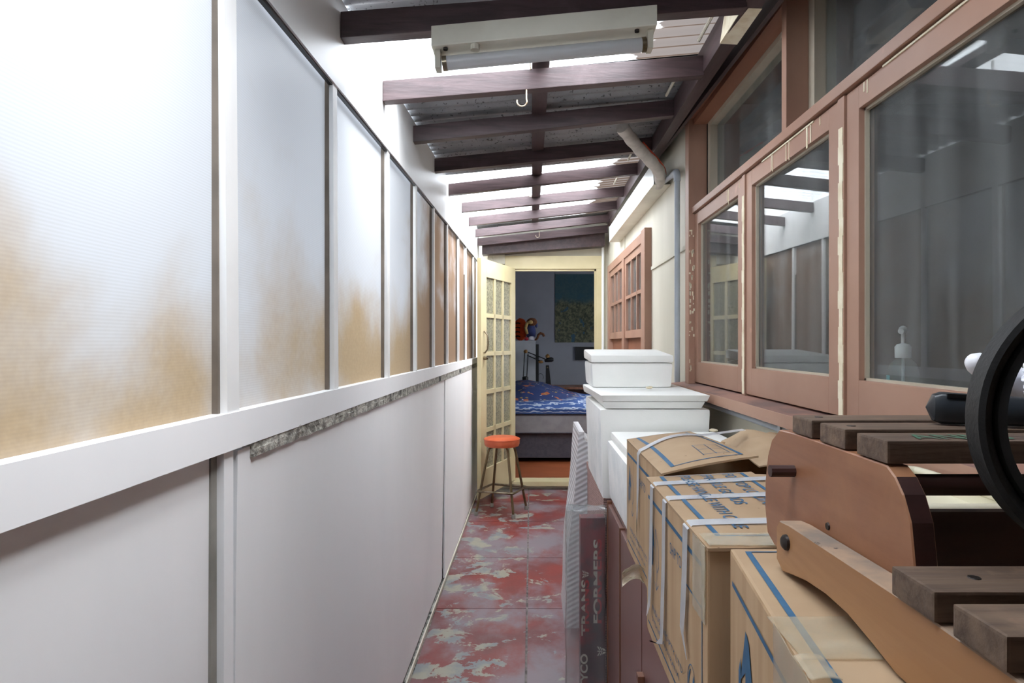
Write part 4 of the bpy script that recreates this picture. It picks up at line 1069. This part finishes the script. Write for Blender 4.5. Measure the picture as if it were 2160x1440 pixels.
stroke(b, fr3, [(uA+.02, zt-.13), (uA+.06, zt-.165), (uA+.075, zt-.21)], .003)
obj('printed_marks', b, 'ink', b3, keep=True)
frt3 = lambda u, v: Vector((x3(v)+u, v, Z3+.0008))
b = B(); quad(b, frt3, .0155, .29, .0225, .742); quad(b, frt3, .0225, .739, .30, .742); obj('printed_marks', b, 'ink', b3, keep=True)
b = B()
grid(b, 24, 6, lambda u, v: Vector((x3(.52)+u*.30, .487+v*.075-.02*u*0, Z3+.0022+.0006*noise.noise(Vector((u*30, v*5, 0))))), (0, 0, -.001))
grid(b, 10, 14, lambda u, v: Vector((x3(.385+u*.165)-.0030-.0012*noise.noise(Vector((u*5, v*9, 2))), .385+u*.165, Z3+.001-v*.20)), (.001, 0, 0))
grid(b, 6, 6, lambda u, v: Vector((x3(.46)+u*.022+.004*noise.noise(Vector((v*9, 0, 0))), .455+v*.035, Z3+.003+.002*math.sin(u*3))), (0, 0, -.001))
obj('packing_tape', b, 'tape', b3, smooth=True)

# enamel tray
et = thing('enamel_tray', 'cream enamel tray on the boxes, seen through the folded chair', 'tray', (.58, .93, 1.155))
b = B(); box(b, .505, .655, .80, 1.05, 1.157, 1.163); obj('tray_base', b, 'tray', et)
b = B(); rr = [(.505, .80), (.655, .80), (.655, 1.05), (.505, 1.05)]
pts = []
for i in range(4):
    p0, p1, p2 = Vector(rr[i-1]+(1.185,)), Vector(rr[i]+(1.185,)), Vector(rr[(i+1) % 4]+(1.185,))
    pts += [p1.lerp(p0, .15), p1.lerp(p0, .05).lerp(p1.lerp(p2, .05), .35), p1.lerp(p2, .05).lerp(p1.lerp(p0, .05), .35), p1.lerp(p2, .15)]
tube(b, pts, .007, 10, closed=True); obj('rolled_rim', b, 'tray', et, smooth=True)
b = B()
box(b, .503, .507, .80, 1.05, 1.157, 1.183); box(b, .653, .657, .80, 1.05, 1.157, 1.183); box(b, .507, .653, .798, .802, 1.157, 1.183); box(b, .507, .653, 1.048, 1.052, 1.157, 1.183); obj('tray_wall', b, 'tray', et)

# ------------------------------------------------------------ folded slatted chair
fc = thing('folded_chair', 'folded wooden garden chair with dark slats lying on the nearest cardboard box', 'chair', (.42, .6, 1.149))
out = [(.700, 1.1505), (.760, 1.1515), (.782, 1.160), (.790, 1.190), (.789, 1.225), (.781, 1.258), (.768, 1.280), (.745, 1.2955), (.700, 1.2975), (.600, 1.2975), (.520, 1.2970), (.508, 1.290), (.497, 1.278), (.487, 1.258), (.482, 1.225), (.480, 1.19), (.482, 1.160), (.50, 1.1505)]
b = B(); prism(b, out, lambda u, v, t_: Vector((t_, u, v)), .300, .319)
bmesh.ops.bevel(b, geom=[e for e in b.edges if abs(e.verts[0].co.x-e.verts[1].co.x) < 1e-5], offset=.0012, segments=1, affect='EDGES')

b.normal_update()
for f in b.faces: f.material_index = 1 if abs(f.normal.x) < .3 and f.calc_center_median().y < .51 else 0  # near edge faces get the dark wood to imitate their shade
sp_ = obj('side_panel', b, ['seatpanel', 'slatdark_edgeshade'], fc)
b = B(); prism(b, out, lambda u, v, t_: Vector((t_, u, v)), .685, .700); obj('side_panel', b, 'seatpanel', fc)
for (y0, y1) in ((.6577, .7065), (.588, .639), (.518, .567)):
    bx('seat_slat', 'slat', fc, .2995, .705, y0, y1, 1.2985, 1.318, bev=.0022)
arm = [(.688, 1.158), (.688, 1.196), (.680, 1.2045), (.655, 1.207), (.469, 1.211), (.30, 1.2095), (.29, 1.205), (.29, 1.120), (.40, 1.124), (.4625, 1.1512), (.498, 1.1590), (.535, 1.1655), (.575, 1.1665), (.615, 1.163), (.65, 1.156), (.672, 1.1515)]
arm = [(.688, 1.160), (.688, 1.196), (.680, 1.2045), (.655, 1.207), (.469, 1.211), (.26, 1.2095), (.26, 1.1515), (.4625, 1.1515), (.498, 1.1590), (.535, 1.1655), (.575, 1.1665), (.615, 1.163), (.65, 1.1565), (.672, 1.1515)]
b = B(); prism(b, arm, lambda u, v, t_: Vector((t_, u, v)), .274, .2992)
bmesh.ops.bevel(b, geom=[e for e in b.edges if abs(e.verts[0].co.x-e.verts[1].co.x) < 1e-5], offset=.0012, segments=1, affect='EDGES')
bmesh.ops.recalc_face_normals(b, faces=b.faces[:])
for f in b.faces: f.material_index = 1 if f.normal.z > .5 else 0
obj('arm', b, ['armwood', 'armdust'], fc)
for (y0, y1) in ((.413, .462), (.350, .395), (.292, .335)):
    bx('back_slat', 'slat', fc, .2702, .705, y0, y1, 1.2125, 1.2335, bev=.0022)
b = B(); tube(b, [(.2725, .703, 1.2545), (.302, .703, 1.2545)], .0068, 10); obj('dowel', b, 'slatdark_edgeshade', fc)
b = B(); tube(b, [(.318, .600, 1.2625), (.686, .600, 1.2625)], .0105, 16); obj('cross_rail', b, 'slatdark_edgeshade', fc, smooth=True)
bx('cross_board', 'slatdark_edgeshade', fc, .319, .686, .600, .612, 1.165, 1.236, bev=.001)
c = Vector((.274, .660, 1.187)); b = B(); lathe(b, [(.0085, 0), (.008, -.003), (.005, -.0055), (.001, -.006)], c, 14, 'x'); obj('bolt', b, 'iron', fc, smooth=True)
b = B(); lathe(b, [(.004, 0), (.0035, -.0015)], (.300, .622, 1.2155), 12, 'x'); obj('screw', b, 'iron', fc)
for (x, y, z) in ((.315, .438, 1.2335), (.312, .372, 1.2335), (.318, .612, 1.318), (.32, .685, 1.318)):
    b = B(); lathe(b, [(.0045, 0), (.004, .0006)], (x, y, z), 12); obj('screw', b, 'iron', fc)
text('stencil_lettering', 'ANNS', 'green', fc, (.330, .525, 1.3182), (1, 0, 0), (0, 1, 0), width=.085, height=.026)
text('stencil_lettering', 'K', 'green', fc, (.442, .525, 1.3182), (1, 0, 0), (0, 1, 0), width=.025, height=.026)

# black hoop standing on the lower slats
hc = Vector((.438, .437, 1.2338+.110)); R = .110; N = 96
prof = [(0, -.011), (0, .011), (-.004, .0125), (-.010, .008), (-.012, .003), (-.014, .008), (-.019, .010), (-.021, .0), (-.019, -.010), (-.014, -.008), (-.012, -.003), (-.010, -.008), (-.004, -.0125)]
rz = Matrix.Rotation(math.radians(-14), 3, 'Z')
b = B(); rings = []
for k in range(N):
    a = 2*PI*k/N; d = Vector((math.cos(a), 0, math.sin(a)))
    rings.append([b.verts.new(hc+rz @ (d*(R+pr)+Vector((0, py, 0)))) for pr, py in prof])
for k in range(N):
    for j in range(len(prof)): b.faces.new((rings[k][j], rings[k][(j+1) % len(prof)], rings[(k+1) % N][(j+1) % len(prof)], rings[(k+1) % N][j]))
tag(obj('rubber_hoop', b, 'blackrub', smooth=True), 'thick black rubber hoop standing on the slats at the right edge', 'hoop')

# black handle with a slot, lying on the upper slats
hd = thing('tool_handle', 'dark grey plastic tool handle with a hanging slot lying on the slats', 'handle', (.46, .61, 1.318))
a0, a1 = Vector((.402, .628, 1.3352)), Vector((.545, .572, 1.3325)); dd = (a1-a0).normalized(); sd = dd.cross(Vector((0, 0, 1))).normalized(); uu = sd.cross(dd)
b = B(); rings = []
for i in range(25):
    s = i/24; p = a0.lerp(a1, s); k = min(1, math.sqrt(max(0.0, 1-(1-min(1, s/.10))**2))+.02)
    hw = .0125*k*(1-.15*s); hh = .0165*k*(1-.25*s)
    ring = []
    for j in range(24):
        an = 2*PI*j/24; e = .7
        x_ = math.copysign(abs(math.cos(an))**e, math.cos(an))*hw; y_ = math.copysign(abs(math.sin(an))**e, math.sin(an))*hh
        g = 1-.07*(abs(math.sin(an*3)) > .97)
        ring.append(b.verts.new(p+sd*x_*g+uu*y_*g))
    rings.append(ring)
for A, C_ in zip(rings, rings[1:]):
    for j in range(24): b.faces.new((A[j], A[(j+1) % 24], C_[(j+1) % 24], C_[j]))
b.faces.new(rings[0]); b.faces.new(rings[-1])
obj('grip', b, 'blackplas', hd, smooth=True)
b = B(); p = a0.lerp(a1, .17)+uu*.0150+sd*.0065; hexa(b, [p-dd*.010-sd*.005-uu*.004, p+dd*.010-sd*.005-uu*.004, p+dd*.010+sd*.005-uu*.004, p-dd*.010+sd*.005-uu*.004, p-dd*.010-sd*.005, p+dd*.010-sd*.005, p+dd*.010+sd*.005, p-dd*.010+sd*.005]); obj('hanging_slot', b, 'black', hd)
for sg in (-.35, .35):
    b = B(); tube(b, [a0.lerp(a1, .08)-sd*.0122*1+uu*.0165*sg, a0.lerp(a1, .98)-sd*.0110+uu*.0135*sg], .0012, 6); obj('grip_ridge', b, 'blackplas', hd)

# white bottle end and crumpled bag
b = B()
res = bmesh.ops.create_icosphere(b, subdivisions=5, radius=1)
for v in res['verts']:
    d = v.co.copy(); n1 = noise.noise(d*2.2+Vector((3, 0, 0))); n2 = abs(noise.noise(d*6+Vector((0, 5, 0)))); n3 = abs(noise.noise(d*14))
    k = 1+.16*n1-.22*n2-.10*n3
    v.co = Vector((.566, .615, 1.362))+Vector((d.x*.070, d.y*.040, max(-.043, d.z*.052*k) if d.z < 0 else d.z*.052*k))*1
    v.co.x = .566+d.x*.072*k; v.co.y = .615+d.y*.042*k
tag(obj('plastic_bag', b, 'bag', smooth=True), 'crumpled white plastic bag at the right edge behind the black hoop', 'bag')
wb_ = thing('spray_bottle', 'white rounded bottle end poking out left of the black hoop', 'bottle', (.47, .66, 1.318))
b = B(); p0, p1 = Vector((.455, .640, 1.3835)), Vector((.528, .655, 1.352))
tube(b, [p0, p0.lerp(p1, .04), p0.lerp(p1, .12), p0.lerp(p1, .3), p0.lerp(p1, .6), p1], [.003, .008, .0115, .0145, .016, .017], 20); obj('bottle_body', b, 'whiteplas', wb_, smooth=True)
b = B(); tube(b, [(.528, .66, 1.3195), (.528, .66, 1.345)], .012, 16); obj('bottle_neck', b, 'whiteplas', wb_, smooth=True)

# sanitiser behind the glass
sz = thing('pump_bottle', 'clear pump bottle of hand sanitiser standing behind the largest pane', 'bottle', (.815, 1.35, 1.24))
bz = Vector((.815, 1.35, 1.24))
b = B(); lathe(b, [(.030, 0), (.031, .004), (.031, .095), (.026, .115), (.013, .128), (.013, .134)], bz, 24); obj('bottle_body', b, 'bottle', sz, smooth=True)
b = B(); lathe(b, [(.016, .128), (.0165, .152), (.012, .158), (.005, .160)], bz, 20); obj('pump_collar', b, 'whiteplas', sz, smooth=True)
b = B(); lathe(b, [(.004, .16), (.004, .185)], bz, 12); tube(b, [bz+Vector((-.012, -.012, .186)), bz+Vector((0, 0, .190)), bz+Vector((.012, .020, .188))], [.006, .009, .006], 12); obj('pump_head', b, 'whiteplas', sz, smooth=True)
bx('label', 'gel', sz, .830, .8302+.001, 1.385, 1.41, 1.30, 1.335) if False else None
b = B(); tube(b, [bz+Vector((0, 0, .02)), bz+Vector((0, 0, .128))], .003, 8); obj('dip_tube', b, 'whiteplas', sz)
b = B(); grid(b, 8, 1, lambda u, v: bz+Vector((-.0318*math.cos(-.1+u*1.0), .0318*math.sin(-.1+u*1.0), .025+v*.065)), (.0006, 0, 0)); obj('label', b, 'gel', sz)
